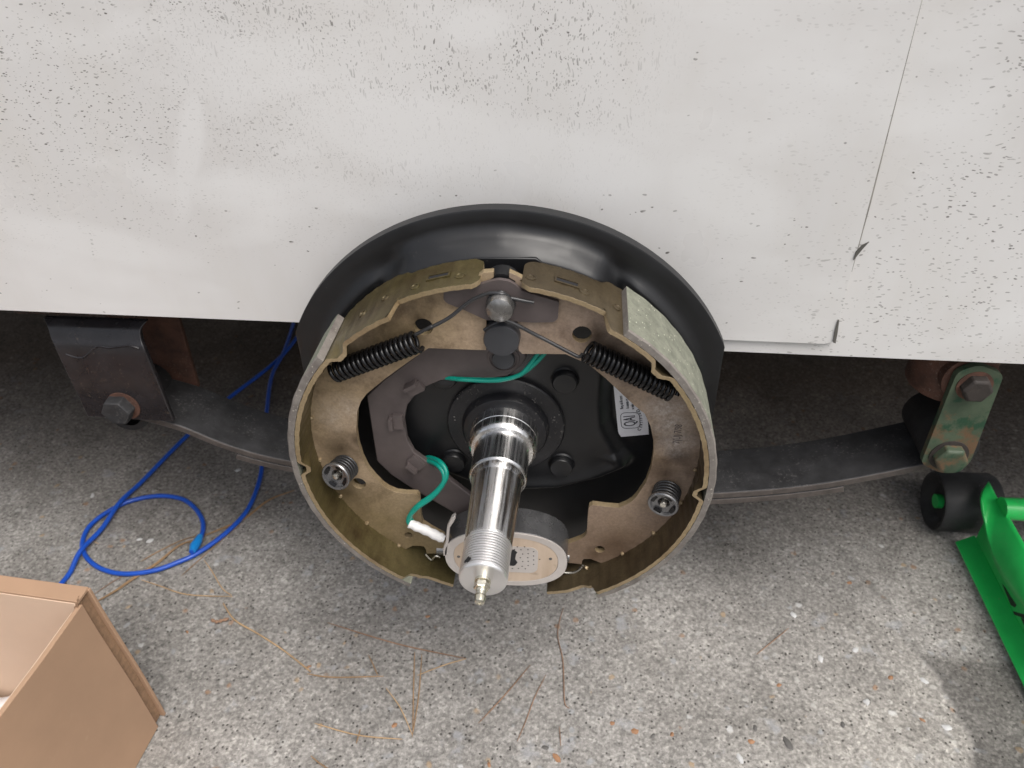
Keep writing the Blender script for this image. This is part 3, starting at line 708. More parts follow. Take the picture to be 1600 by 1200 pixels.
for c, ang in (((-0.06552, 0.04486), 32), ((-0.08188, 0.01224), 90), ((-0.07161, -0.03001), 132)):
    bm = bmesh.new(); q_ = Matrix.Rotation(R_(-ang), 4, 'Y'); T_ = Matrix.Translation((c[0], 0, c[1]))
    prism(bm, rounded([(-.0068, -.0042), (.0068, -.0042), (.0068, .0042), (-.0068, .0042)], .001), -.0160, -.0192)
    prism(bm, rounded([(-.0054, .0034), (.0054, .0034), (.0054, .0064), (-.0054, .0064)], .0006), -.0160, -.0235)
    for v_ in bm.verts: v_.co = T_ @ (q_ @ v_.co)
    finish('wire_clip', bm, 'arm_coating', armo, bevel=.0005)
bm = bmesh.new()
ov = [(-0.048, 0.05066), (-0.04196, 0.05348), (-0.03305, 0.05301), (-0.03917, 0.04851), (-0.04506, 0.04802)]
prism(bm, rounded(ov, .003), -.0159, -.0163); finish('wire_slot', bm, 'black_mark', armo)

# brake shoes
RO, RI = .1500, .1466
def lerp_tab(tab, a):
    if a <= tab[0][0]: return tab[0][1]
    for (a0, v0), (a1, v1) in zip(tab, tab[1:]):
        if a <= a1:
            u = (a-a0)/(a1-a0); u = u*u*(3-2*u); return v0+(v1-v0)*u
    return tab[-1][1]
def shoe(a0, a1, front, dents, web, holes, lin, lab, slots, nubs, sfx=''):
    s_ = 1 if a1 > a0 else -1
    NPH, NY = 330, 14
    def pt(i, j, R, inner):
        t_ = j/NY; corner = max(0, (abs(t_-.5)-.30)/.20)**2*2.2
        u = i/NPH; ang = a0+s_*corner*(1 if True else 0)+(a1-a0-s_*corner)*u
        yf = lerp_tab(front, ang); yb = -.008+.006*sst(0, 1, min(1, min(abs(ang-a0)-20, abs(ang-a1)-4)/3)) 
        y = yb+(yf-yb)*t_
        rr = R
        for dc, dw, da in dents:
            g_ = max(0, 1-abs(ang-dc)/dw); rr -= da*min(1, g_*1.6)*sst(.70, .97, t_)
        rr += .00015*math.sin(ang*1.7)+.0001*math.sin(ang*5.1)
        return Vector((rr*math.cos(R_(ang)), y, rr*math.sin(R_(ang))))
    bm = bmesh.new()
    o_ = [[bm.verts.new(pt(i, j, RO, 0)) for j in range(NY+1)] for i in range(NPH+1)]
    n_ = [[bm.verts.new(pt(i, j, RI, 1)) for j in range(NY+1)] for i in range(NPH+1)]
    for i in range(NPH):
        for j in range(NY):
            bm.faces.new((o_[i][j], o_[i][j+1], o_[i+1][j+1], o_[i+1][j])); bm.faces.new((n_[i][j], n_[i+1][j], n_[i+1][j+1], n_[i][j+1]))
        for j in (0, NY):
            f = bm.faces.new((o_[i][j], o_[i+1][j], n_[i+1][j], n_[i][j])); f.material_index = 1
    for j in range(NY):
        for i in (0, NPH):
            f = bm.faces.new((o_[i][j], n_[i][j], n_[i][j+1], o_[i][j+1])); f.material_index = 1
    so = finish('brake_shoe', bm, ['zinc_table'+sfx, 'zinc_edge'], br, smooth=45, bevel=.0006); so['label'] = lab
    bm = bmesh.new(); prism(bm, web, WF, WB, holes, side_mi=1); finish('shoe_web', bm, ['zinc_web'+sfx, 'zinc_edge'], so, smooth=30, bevel=.0006)
    bm = bmesh.new(); l0, l1 = lin; NL = 110; prof = [(.1503, -.006), (.1503, -.0602), (.1545, -.0602), (.1556, -.0590), (.1556, -.006)]
    rows_ = []
    for i in range(NL+1):
        a = l0+(l1-l0)*i/NL; w_ = .00018*math.sin(a*.9)+.00015*noise.noise((a*1.7, 0, 3))
        rows_.append([bm.verts.new(((r+w_*(r > .151))*math.cos(R_(a)), y, (r+w_*(r > .151))*math.sin(R_(a)))) for r, y in prof])
    for a, b in zip(rows_, rows_[1:]):
        for k in range(5):
            f = bm.faces.new((a[k], a[(k+1) % 5], b[(k+1) % 5], b[k])); f.material_index = 1 if k in (1, 2) else 0
    for rw in (rows_[0], rows_[-1]): bm.faces.new(rw).material_index = 1
    finish('brake_lining', bm, ['lining', 'lining_edge'], so, smooth=25)
    for (p0, p1) in slots:            # pressed slots in the exposed table end
        bm = bmesh.new(); A_ = Vector(p0); B_ = Vector(p1)
        aa = math.degrees(math.atan2(A_.y, A_.x)); ab = math.degrees(math.atan2(B_.y, B_.x))
        yc = p0[2] if len(p0) > 2 else -.026
        def ring(w, e, R): return [Vector((R*math.cos(R_(g_)), yy, R*math.sin(R_(g_)))) for g_, yy in ((aa-e, yc-w), (aa-e, yc+w), (ab+e, yc+w), (ab+e, yc-w))]
        sg = 1 if ab > aa else -1
        for (r1, r2) in ((ring(.0022, 0, RO+.0001), ring(.0034, sg*.5, RO+.0001)),):
            top1 = [bm.verts.new(v_*1.0) for v_ in r1]; top2 = [bm.verts.new(v_) for v_ in r2]
            hi1 = [bm.verts.new(Vector((v_.x*1.007, v_.y, v_.z*1.007))) for v_ in r1]; hi2 = [bm.verts.new(Vector((v_.x*1.007, v_.y, v_.z*1.007))) for v_ in r2]
            for k in range(4):
                kk = (k+1) % 4
                bm.faces.new((hi1[k], hi1[kk], hi2[kk], hi2[k])); bm.faces.new((top1[k], top1[kk], hi1[kk], hi1[k])); bm.faces.new((top2[k], top2[kk], hi2[kk], hi2[k]))
        finish('slot_rim', bm, 'zinc_table'+sfx, so, smooth=20)
        bm = bmesh.new(); vs = [bm.verts.new(Vector((v_.x*1.003, v_.y, v_.z*1.003))) for v_ in ring(.0022, 0, RO+.0001)]; bm.faces.new(vs)
        finish('slot_opening', bm, 'black_mark', so, smooth=0)
    for x_, y_, z_, r_ in nubs:
        bm = bmesh.new(); p = Vector((x_, 0, z_)); ax_ = p.normalized()
        lathe(bm, [(r_, 0), (r_*.95, .0006), (r_*.7, .0008), (r_*.6, .0002), (r_*.1, .0001)], n=18, axis=ax_, origin=Vector((ax_.x*RO, y_, ax_.z*RO)))
        finish('rivet', bm, 'zinc_table'+sfx, so)
    return so
arcp = lambda a, b, n, R=.1470: [(R*math.cos(R_(a+(b-a)*i/n)), R*math.sin(R_(a+(b-a)*i/n))) for i in range(n+1)]
webL = [(-0.00799, 0.15207), (-0.0013, 0.15278), (-0.00129, 0.14877), (-0.00544, 0.14601), (-0.00733, 0.115), (-0.00861, 0.09175)] + [(-0.0175, 0.09161), (-0.04868, 0.0918)] + [(-0.06188, 0.08135), (-0.08249, 0.06405), (-0.09794, 0.04961), (-0.10352, 0.04197), (-0.10763, 0.03221), (-0.11104, 0.01376), (-0.11156, 0.00066), (-0.11023, -0.01418), (-0.10726, -0.02626), (-0.10263, -0.03534), (-0.09773, -0.04296), (-0.09352, -0.04718), (-0.08685, -0.05077), (-0.07925, -0.05139), (-0.07038, -0.05111), (-0.0688, -0.05426), (-0.0695, -0.07732)] + [(-0.06972, -0.07959), (-0.06873, -0.08548), (-0.06237, -0.09157), (-0.05185, -0.09964), (-0.04862, -0.1141), (-0.0594, -0.12192), (-0.06894, -0.12271), (-0.0689, -0.11783), (-0.07035, -0.1138), (-0.07282, -0.11331), (-0.07993, -0.11365)]
la = [233.79][0]
webL = webL + arcp(la, 96.0, 40)
holesL = [circle(*(-0.05065, 0.10923), .0066, 24), circle(*(-0.08238, -0.10068), .0036, 18), circle(*(-0.11697, -0.04232), .0058, 20)]
webR = [(0.01716, 0.1486), (0.0089, 0.15289), (0.00866, 0.14906), (0.01263, 0.14654), (0.01368, 0.11575), (0.01396, 0.09266)] + [(0.01645, 0.08963), (0.04609, 0.09061), (0.06207, 0.08284)] + [(0.07449, 0.07119), (0.09493, 0.04921), (0.10368, 0.0411), (0.10871, 0.02996), (0.11229, 0.01498), (0.11315, 0.00511), (0.11272, -0.01091), (0.1102, -0.02609), (0.10471, -0.04038), (0.10129, -0.04694), (0.0971, -0.05123), (0.09116, -0.05536), (0.08094, -0.0548), (0.07067, -0.05359), (0.06803, -0.05572), (0.0673, -0.06066), (0.06717, -0.07561)] + [(0.06723, -0.07852), (0.06704, -0.0865), (0.06562, -0.09064), (0.06263, -0.09392), (0.05241, -0.10036), (0.04915, -0.11156), (0.05153, -0.12414), (0.06421, -0.12521), (0.06456, -0.12089), (0.06568, -0.11844), (0.07186, -0.11792)]
ra = [303.41][0]-360
webR = webR + arcp(ra, 84.0, 40)
holesR = [circle(*(0.05683, 0.107), .0066, 24), circle(*(0.07864, -0.10517), .0040, 18)]
def nub(p, r): return (p[0], p[2], p[1], r)
shL = shoe(93.6, 252.6, [(93, -.0425), (115.5, -.0425), (116.2, -.0602), (235.2, -.0602), (238.0, -.0530), (240.5, -.0515), (244.5, -.049), (253, -.0495)],
  [(134.8, 3.6, .0050), (180.8, 2.5, .0058)], webL, holesL, (139.5, 239.0), 'left brake shoe, olive gold, lit from the right',
  [((-0.04542, 0.144), (-0.03176, 0.14707))],
  [(-.145*0-.0235, -.030, .148, .0036), (-.0535, -.032, .140, .0034), (-.075, -.030, .130, .0034), (-.0905, -.034, .119, .0034)])
shR = shoe(83.4, -76.0, [(-77, -.0495), (-69, -.0505), (-64, -.0490), (-60.5, -.0520), (-58.5, -.0602), (60.55, -.0602), (61.2, -.0425), (84, -.0425)],
  [(42.6, 3.6, .0050), (356.7-360, 2.5, .0058)], webR, holesR, (56.7, -59.5), 'right brake shoe, browner, with its pale lining in view',
  [((0.03867, 0.14432), (0.05277, 0.141))],
  [(.0225, -.030, .148, .0036), (.057, -.030, .138, .0036), (.079, -.030, .128, .0034)], '_brown')
# weld beads where web meets table
for so, angs in ((shL, (152, 170, 187, 203, 217, 231)), (shR, (-4, -18, -34, -48, -62))):
    for a in angs:
        bm = bmesh.new(); p = Vector((.1455*math.cos(R_(a)), WF-.0008, .1455*math.sin(R_(a))))
        bmesh.ops.create_icosphere(bm, subdivisions=2, radius=.0017, matrix=Matrix.Translation(p))
        for v_ in bm.verts: v_.co += Vector((random.uniform(-1, 1), random.uniform(-1, 1), random.uniform(-1, 1)))*.0003
        finish('weld_bead', bm, 'zinc_edge', so)

# anchor plate, pin and post between the shoe tops
bm = bmesh.new()
anc = [(-0.0336, 0.14184), (-0.02446, 0.14328), (-0.01499, 0.14489), (-0.00872, 0.1457), (-0.004, 0.14742), (0.00225, 0.14918), (0.00916, 0.14817), (0.01372, 0.14506), (0.01676, 0.14162), (0.02294, 0.13942), (0.04118, 0.13392), (0.0406, 0.12111), (0.03787, 0.1184), (0.0236, 0.11751), (0.01007, 0.11815), (-0.00673, 0.1183), (-0.02079, 0.12545), (-0.03244, 0.13058), (-0.03463, 0.13325)]
prism(bm, rounded(anc, .0015, 3), -.0355, -.0325); ap = finish('anchor_plate', bm, 'arm_coating', br, smooth=30, bevel=.0008)
cp = (0.00337, 0.10562)
bm = bmesh.new(); lathe(bm, [(.0122, -.020), (.0122, -.0400), (.0116, -.0412), (.006, -.0417), (.001, -.0418)], cp, n=56); finish('anchor_post', bm, 'grey_coating', br)
bm = bmesh.new(); box(bm, cp[0]-.0135, cp[0]+.0135, -.026, .0, cp[1]-.012, cp[1]+.020); finish('post_block', bm, 'black_paint', br, bevel=.001)
pn = (0.00367, 0.13349)
bm = bmesh.new(); lathe(bm, [(.0065, -.034), (.0065, -.0420), (.0093, -.0425), (.0093, -.0455), (.0084, -.0478), (.0060, -.0492), (.0025, -.0498), (.0006, -.0499)], pn, n=48); finish('anchor_pin', bm, 'pin_steel', br)
tp_ = (0.00332, 0.14773)
bm = bmesh.new(); lathe(bm, [(.0118, -.0185), (.0118, -.031)], (tp_[0], tp_[1]-.0085), n=36); finish('upper_anchor', bm, 'black_paint', br)
bm = bmesh.new()                      # pressed box behind the anchor
bx_ = [(-0.01703, 0.14873), (0.02414, 0.14955), (0.02895, 0.14654)]
prism(bm, [(bx_[0][0], bx_[0][1]), (bx_[1][0], bx_[1][1]), (bx_[2][0], bx_[2][1]), (bx_[2][0]-.004, .118), (bx_[0][0]+.002, .118)], -.0065, -.0035)
finish('anchor_bracket', bm, 'black_paint', br, bevel=.0005)

# return springs
SY = -.0418
def ret_spring(a, b, turns, wire, rwire, ph):
    bm = bmesh.new(); hp2 = helix(a, b, .0068, turns, 16, ph)
    tube(bm, hp2, .00158, 8)
    o = finish('return_spring', bm, 'spring_black', br, smooth=60)
    bm = bmesh.new(); tube(bm, smooth_path(wire, 8), .00132, 9); finish('spring_arm', bm, 'spring_grey', o, smooth=60)
    return o
aL = (-0.11478, 0.07581); bL = (-0.05353, 0.10386)
wl = [(-0.05406, 0.1098), (-0.04277, 0.11649)] + [(-0.04339, 0.11518), (-0.03039, 0.12267), (-0.01784, 0.13389), (-0.00898, 0.13955), (-0.00191, 0.14243), (0.00426, 0.14263)]
yl = [-.0425, -.0425, -.0415, -.0400, -.0395, -.0400, -.0410, -.0420]
wireL = [(p[0], y, p[1]) for p, y in zip(wl, yl)]
pr = .0084
wireL += [(pn[0]+pr*math.cos(R_(a)), -.0405+.002*(90-a)/360*-1, pn[1]+pr*math.sin(R_(a))) for a in (60, 0, -60, -120, 180, 130)]
wireL += [(p[0], -.0400, p[1]) for p in [(0.00622, 0.13892), (0.0124, 0.13805), (0.01934, 0.13667), (0.02513, 0.1357)]]
ret_spring((aL[0], SY, aL[1]), (bL[0], SY, bL[1]), 17.5, wireL, None, 0)
aR = (0.06053, 0.10082); bR = (0.12101, 0.06918)
wr = [(0.05759, 0.09755), (0.05567, 0.09532), (0.05204, 0.09634), (0.03195, 0.10712), (0.02639, 0.11023), (0.01616, 0.11691), (0.0107, 0.12025), (0.0068, 0.12215)]
wireR = [(p[0], y, p[1]) for p, y in zip(wr, [-.041, -.041, -.0405, -.039, -.039, -.040, -.0405, -.041])]
wireR += [(pn[0]+pr*math.cos(R_(a)), -.0385, pn[1]+pr*math.sin(R_(a))) for a in (-100, 180, 90, 0, -60)]
wireR += [(p[0], -.0375, p[1]) for p in [(0.00185, 0.11881), (-0.00264, 0.11601), (-0.00828, 0.11164)]]
ret_spring((aR[0], SY, aR[1]), (bR[0], SY, bR[1]), 19, wireR, None, 1)

# shoe hold-down springs
for base, cup in (((-0.12379, -0.02305), (-0.1273, -0.01932)), ((0.12733, -0.03185), (0.12281, -0.03197))):
    b0 = Vector((base[0], WF, base[1])); c0_ = Vector((cup[0], -.048, cup[1])); d = (c0_-b0).normalized()
    bm = bmesh.new(); tube(bm, helix(b0+d*.0008, c0_, .0100, 5.3, 22), .00098, 8)
    hs = finish('hold_down_spring', bm, 'spring_grey', br, smooth=60)
    bm = bmesh.new(); lathe(bm, [(.0113, .0), (.0118, .0022), (.0111, .0030), (.0098, .0028), (.0090, .0006), (.0046, -.0002), (.0040, -.0030)], n=36, axis=d, origin=c0_-d*.0008, closed_ends=False)
    finish('spring_cup', bm, 'dark_steel', hs)
    for k in range(4):
        bm = bmesh.new(); a = R_(20+90*k); u_ = d.orthogonal().normalized(); w_ = d.cross(u_)
        e1 = u_*math.cos(a)+w_*math.sin(a); e2 = -u_*math.sin(a)+w_*math.cos(a); o0 = c0_+e1*.0078+d*.0004
        vs = []
        for dz in (0, .0014):
            for sx_, sy_ in ((-.0012, -.0030), (.0014, -.0030), (.0014, .0030), (-.0012, .0030)): vs.append(bm.verts.new(o0+e1*sx_+e2*sy_+d*(dz if sx_ > 0 else dz*.4)))
        for f in ((0, 1, 2, 3), (4, 7, 6, 5), (0, 4, 5, 1), (1, 5, 6, 2), (2, 6, 7, 3), (3, 7, 4, 0)): bm.faces.new([vs[i] for i in f])
        finish('cup_tab', bm, 'spring_black', hs)
    bm = bmesh.new(); lathe(bm, [(.0022, -.012), (.0022, .0030), (.0026, .0034), (.0022, .0046), (.0008, .0050)], n=20, axis=d, origin=c0_-d*.0025)
    finish('hold_down_pin', bm, 'silver', hs)

# electromagnet
mf = [(-0.04859, -0.09672), (0.05266, -0.09969)]
mcx = (mf[0][0]+mf[1][0])/2; mw = abs(mf[1][0]-mf[0][0])/2-.0004; mz = -.1005; mh = .0325
def oval(w, h, n=72, p=2.35): return [(mcx+w*abs(math.cos(t_))**(2/p)*(1 if math.cos(t_) >= 0 else -1), mz+h*abs(math.sin(t_))**(2/p)*(1 if math.sin(t_) >= 0 else -1)) for t_ in (2*math.pi*i/n for i in range(n))]
bm = bmesh.new(); prism(bm, oval(mw, mh), -.0512, -.0250); mg = finish('magnet', bm, 'dark_steel', br, smooth=40, bevel=.0008)
bm = bmesh.new(); prism(bm, oval(mw-.0003, mh-.0003), -.0525, -.0513, holes=[oval(mw-.0075, mh-.0055)]); finish('magnet_rim', bm, 'magnet_ring', mg, smooth=30, bevel=.0004)
bm = bmesh.new(); prism(bm, oval(mw-.0077, mh-.0057), -.0522, -.0514); finish('friction_face', bm, 'magnet_face', mg, smooth=30)
bm = bmesh.new(); gp = rounded([(-0.00375, -0.08405), (0.0252, -0.08428), (0.02866, -0.08829), (0.02805, -0.11123), (0.02389, -0.1152), (-0.00476, -0.1159)], .003)
prism(bm, gp, -.0525, -.05225); finish('grid_plate', bm, 'magnet_ring', mg, smooth=0)
bm = bmesh.new()
for p in [(0.01193, -0.08416), (0.01772, -0.08369), (0.00955, -0.08778), (0.01478, -0.08736), (0.02035, -0.0869), (0.01611, -0.09243), (0.02054, -0.09155), (0.02497, -0.08876), (0.01406, -0.09697), (0.02015, -0.09646), (0.02495, -0.09396), (0.016, -0.10156), (0.02047, -0.10083), (0.02493, -0.09886), (0.01545, -0.10747), (0.02042, -0.10615), (0.02491, -0.10435), (0.00733, -0.11087), (0.01233, -0.11043), (0.01802, -0.1103), (0.02984, -0.09775)]:
    vs = [bm.verts.new((p[0]+.00062*math.cos(k), -.0526, p[1]+.00062*math.sin(k))) for k in [2*math.pi*i/9 for i in range(9)]]; bm.faces.new(vs)
dt = finish('grid_holes', bm, 'black_mark', mg, smooth=0); dt['kind'] = 'stuff'
bm = bmesh.new(); prism(bm, [(0.00547, -0.08812), (0.00897, -0.08783), (0.01182, -0.09071), (0.01061, -0.09324), (0.00992, -0.09907), (0.01174, -0.10298), (0.00978, -0.10671), (0.00799, -0.10758), (0.00268, -0.10678)], -.0527, -.0522); finish('slot_opening', bm, 'black_mark', mg, smooth=0)
for p in [(-0.03664, -0.10032), (0.03855, -0.09667)]:
    bm = bmesh.new(); prism(bm, circle(p[0], p[1], .0013, 14), -.0526, -.0521)
    finish('rivet_hole', bm, 'stone_dark', mg, smooth=0)
lug = [(-0.0365, -0.05249), (-0.03953, -0.05514), (-0.04369, -0.06529), (-0.04614, -0.08317), (-0.04916, -0.09206), (-0.04921, -0.10085), (-0.04607, -0.09882), (-0.04377, -0.08298), (-0.04171, -0.0668), (-0.03813, -0.05993), (-0.03608, -0.05489)]
bm = bmesh.new(); prism(bm, lug, -.0525, -.0480); finish('wire_lug', bm, 'magnet_ring', mg, smooth=30, bevel=.0006)
# adjuster between the shoe feet, mostly hidden by the magnet
bm = bmesh.new(); z0 = (-0.05712, -0.11881)[1]; xa = (-0.05955, -0.11958)[0]; xb = (0.05373, -0.12956)[0]
tube(bm, [(xa, -.0295, z0), (xb, -.0295, z0)], .0048, 20); lathe(bm, [(.010, -.004), (.0115, -.003), (.0115, .003), (.010, .004)], n=24, axis=Vector((1, 0, 0)), origin=Vector((.0, -.0295, z0)))
finish('adjuster', bm, 'pin_steel', br)
for pts in ([(-0.06938, -0.12102), (-0.06509, -0.12803), (-0.06203, -0.12448), (-0.0599, -0.12256), (-0.05687, -0.12405)], [(0.0654, -0.12381), (0.06378, -0.12827), (0.05965, -0.13298), (0.0554, -0.13467), (0.04968, -0.13495)]):
    bm = bmesh.new(); tube(bm, smooth_path([(p[0], -.034, p[1]) for p in pts], 4), .0009, 8)
    finish('adjuster_spring', bm, 'silver', br)

# wiring to the magnet
wire = thing('green_wire', 'pair of green insulated wires looping through the brake to the magnet', 'wire')
def strand(name, pts3, r, mt, off=(0, 0, 0)):
    bm = bmesh.new(); P = [(p[0]+off[0], p[1]+off[1], p[2]+off[2]) for p in pts3]
    tube(bm, smooth_path(P, 8), r, 12); return finish(name, bm, mt, wire, smooth=70)
up1 = [(0.03527, -0.018, 0.08781), (0.03078, -0.02, 0.08185), (0.02575, -0.021, 0.07562), (0.01887, -0.021, 0.06797), (0.01363, -0.021, 0.06348), (0.00657, -0.0205, 0.05989), (-0.00051, -0.02, 0.05811), (-0.01114, -0.0195, 0.05704), (-0.02357, -0.019, 0.05654), (-0.03252, -0.0185, 0.0562), (-0.04223, -0.0145, 0.05368)]
strand('strand', up1, .0016, 'green_insulation')
up2 = [(0.03064, -0.018, 0.08763), (0.02612, -0.02, 0.08166), (0.02235, -0.021, 0.07547), (0.01639, -0.0225, 0.06736), (0.01116, -0.0225, 0.0634), (0.00499, -0.022, 0.06049), (-0.0021, -0.0215, 0.05829), (-0.01096, -0.021, 0.05718), (-0.02159, -0.0205, 0.05687), (-0.03059, -0.0195, 0.05637), (-0.03957, -0.0145, 0.05325)]
strand('strand', up2, .0016, 'green_insulation')
lo1 = [(-0.0698, -0.007, -0.03955), (-0.06329, -0.013, -0.03205), (-0.05325, -0.024, -0.02537), (-0.04759, -0.03, -0.02745), (-0.04667, -0.034, -0.03292), (-0.05112, -0.037, -0.04052), (-0.05837, -0.039, -0.0486), (-0.06828, -0.04, -0.05721), (-0.07569, -0.04, -0.06684), (-0.07826, -0.04, -0.07459), (-0.07637, -0.04, -0.07955)]
strand('strand', lo1, .0020, 'green_insulation')
strand('strand', lo1, .0020, 'green_insulation', (.0016, .0012, .0026))
bm = bmesh.new(); sl = [(-0.0776, -0.04, -0.07671), (-0.07179, -0.041, -0.07927), (-0.06263, -0.043, -0.08179), (-0.05358, -0.045, -0.08538), (-0.04831, -0.046, -0.08712)]
tube(bm, smooth_path(sl, 6), [.0040+.0003*math.sin(i*1.3)-.0006*(i > 20) for i in range(25)], 16)
finish('white_sleeve', bm, 'white_sleeve', wire, smooth=70)

# stamped marks on the right shoe web, scribbled marks on the left one
e0 = (0.12891, 0.02349); e1 = [(0.12864, 0.00952), (0.1286, 0.03924)]
dv = Vector((e1[1][0]-e1[0][0], 0, e1[1][1]-e1[0][1]))
text_mesh('stamped_mark', '7(U) 7/98', .0075, 'arm_coating', (e0[0], WF-.0001, e0[1]), tuple(dv), (-dv.z, 0, dv.x), shR, depth=.00008, sx=.62)

# ------------------------------------------------------------ blue cables on the ground
def cable(label, pts, r, lift):
    bm = bmesh.new(); tube(bm, smooth_path([(p[0], p[1], GZ+r+l) for p, l in zip(pts, lift)], 8), r, 12)
    o = finish('blue_cable', bm, 'blue_insulation', smooth=70); thing('', label, 'cable', 'blue cables on the concrete', o); return o
c1 = [(-0.38546, 0.87557), (-0.41261, 0.69203)] + [(-0.425, 0.53856), (-0.47454, 0.40862), (-0.49636, 0.33383)] + [(-0.50904, 0.28433), (-0.5203, 0.23143), (-0.52661, 0.1912), (-0.53049, 0.14945), (-0.5351, 0.11027), (-0.53445, 0.08215), (-0.53609, 0.06091), (-0.53515, 0.03617)]
cable('straight blue cable running from under the leaf spring down to the cardboard box', c1, .0029, [.004]*5+[.003, .003, .0075, .003, .0065, .001, .001, .001])
c2 = [(-0.46826, 0.80653), (-0.42947, 0.57203), (-0.42441, 0.48022), (-0.39922, 0.38142), (-0.3704, 0.28351)] + [(-0.36214, 0.24525), (-0.35921, 0.19573), (-0.37126, 0.15617), (-0.39329, 0.12293), (-0.4129, 0.10592), (-0.43609, 0.09166), (-0.46819, 0.08457), (-0.49859, 0.08955), (-0.52428, 0.10357), (-0.54059, 0.12127), (-0.54866, 0.14417), (-0.54603, 0.16462), (-0.53286, 0.18649), (-0.51511, 0.20295), (-0.48464, 0.21235), (-0.45245, 0.20872), (-0.42704, 0.19243), (-0.4081, 0.17019), (-0.39932, 0.14683), (-0.39929, 0.12754), (-0.39901, 0.11752)]
lift2 = [.004]*5+[.002]*3+[.001]*6+[.002]*4+[.001, .001, .001, .001, .002, .004, .006, .007]
lb = cable('looped blue cable whose curl is closed with bright blue tape', c2, .0029, lift2[:len(c2)])
bm = bmesh.new(); tpz = [(-0.40005, 0.14497), (-0.39877, 0.13473), (-0.39901, 0.12581), (-0.39782, 0.11837)]
tube(bm, [(p[0], p[1], GZ+.008+.001*i) for i, p in enumerate(tpz)], [.0035, .0054, .0056, .0036], 12); finish('tape_wrap', bm, 'blue_tape', lb)

# ------------------------------------------------------------ cardboard box
bxr = thing('cardboard_box', 'open brown cardboard box at the lower left with folded rim', 'box')
H0, H1 = GZ+.001, -.136
xB = -.3440; yA = -.0960; yO = -.0795; xL = -.80; yN = -.42
rot = Matrix.Rotation(R_(-4.5), 4, 'Z'); piv_ = Vector((xB, yA, 0))
def RX(v_): return piv_+rot @ (v_-piv_)
lean = lambda z: -.009*(z-H0)/(H1-H0)
def card(name, x0, x1, y0, y1, z0, z1, mt, ny=1, warp=0):
    bm = bmesh.new(); box(bm, x0, x1, y0, y1, z0, z1)
    bmesh.ops.subdivide_edges(bm, edges=bm.edges[:], cuts=5, use_grid_fill=True)
    for v_ in bm.verts:
        v_.co += Vector((noise.noise(v_.co*9)*.0012, noise.noise(v_.co*9+Vector((5, 0, 0)))*.0012, noise.noise(v_.co*12+Vector((0, 9, 0)))*.0014))
        v_.co.x += lean(v_.co.z); v_.co = RX(v_.co)
    return finish(name, bm, mt, bxr, smooth=40, bevel=.0007)
card('side_wall', xB-.004, xB, yN, yA+.0025, H0, H1-.003, 'card_outer')                       # wall facing right
card('side_liner', xB-.0072, xB-.0045, yN, yA-.004, H0+.004, H1-.006, 'card_inner')
card('back_wall', xL, xB-.0046, yA-.0, yA+.003, H0+.004, H1, 'card_inner')                    # inner skin of the far wall
card('back_wall', xL, xB+.0005, yO-.003, yO, H0, H1+.001, 'card_outer')                       # its outer skin
card('rolled_rim', xL, xB-.001, yA+.0005, yO-.0005, H1-.0005, H1+.0025, 'card_outer')
card('end_fold', xB-.0055, xB-.0035, yA+.0034, yO-.0032, H0+.002, H1-.004, 'card_edge')
card('left_wall', xL-.004, xL-.0005, yN, yO, H0, H1, 'card_outer')
card('front_wall', xL, xB-.008, yN-.004, yN-.0005, H0, H1, 'card_outer')
card('bottom', xL+.001, xB-.0075, yN, yA-.0005, H0, H0+.004, 'card_inner')
bm = bmesh.new()                       # crumpled corner tab
for k in range(3):
    pts = [RX(Vector((xB-.010-.002*k, yA+.0035+.0035*k, H1-.003))), RX(Vector((xB-.0015-.002*k, yA+.002+.003*k, H1+.003-.001*k))), RX(Vector((xB-.003, yA-.004+.003*k, H1-.010)))]
    for p in pts: p.x += lean(H1)
    vs = [bm.verts.new(p) for p in pts]+[bm.verts.new(p+Vector((.0004, .0016, .0006))) for p in pts]
    bm.faces.new(vs[:3]); bm.faces.new(vs[3:][::-1])
    for i in range(3): bm.faces.new((vs[i], vs[(i+1) % 3], vs[3+(i+1) % 3], vs[3+i]))
finish('corner_tab', bm, 'card_edge', bxr, smooth=0)
bm = bmesh.new()                       # crumpled white paper lying in the box
pp = (-0.50086, -0.09979); NP = 18
gr = [[None]*(NP+1) for _ in range(NP+1)]
for i in range(NP+1):
    for j in range(NP+1):
        u, v_ = i/NP, j/NP; x_ = pp[0]-.13+.17*u; y_ = pp[1]-.20+.21*v_
        gr[i][j] = bm.verts.new((x_, y_, -.312+.022*(noise.noise((x_*18, y_*18, 2))+.6*abs(noise.noise((x_*40, y_*40, 7))))+.012))
for i in range(NP):
    for j in range(NP): bm.faces.new((gr[i][j], gr[i+1][j], gr[i+1][j+1], gr[i][j+1]))
pa = finish('packing_paper', bm, 'white_paper', smooth=20)
s_ = pa.modifiers.new('thick', 'SOLIDIFY'); s_.thickness = .0006
thing('', 'crumpled white packing paper inside the cardboard box', 'paper', None, pa)

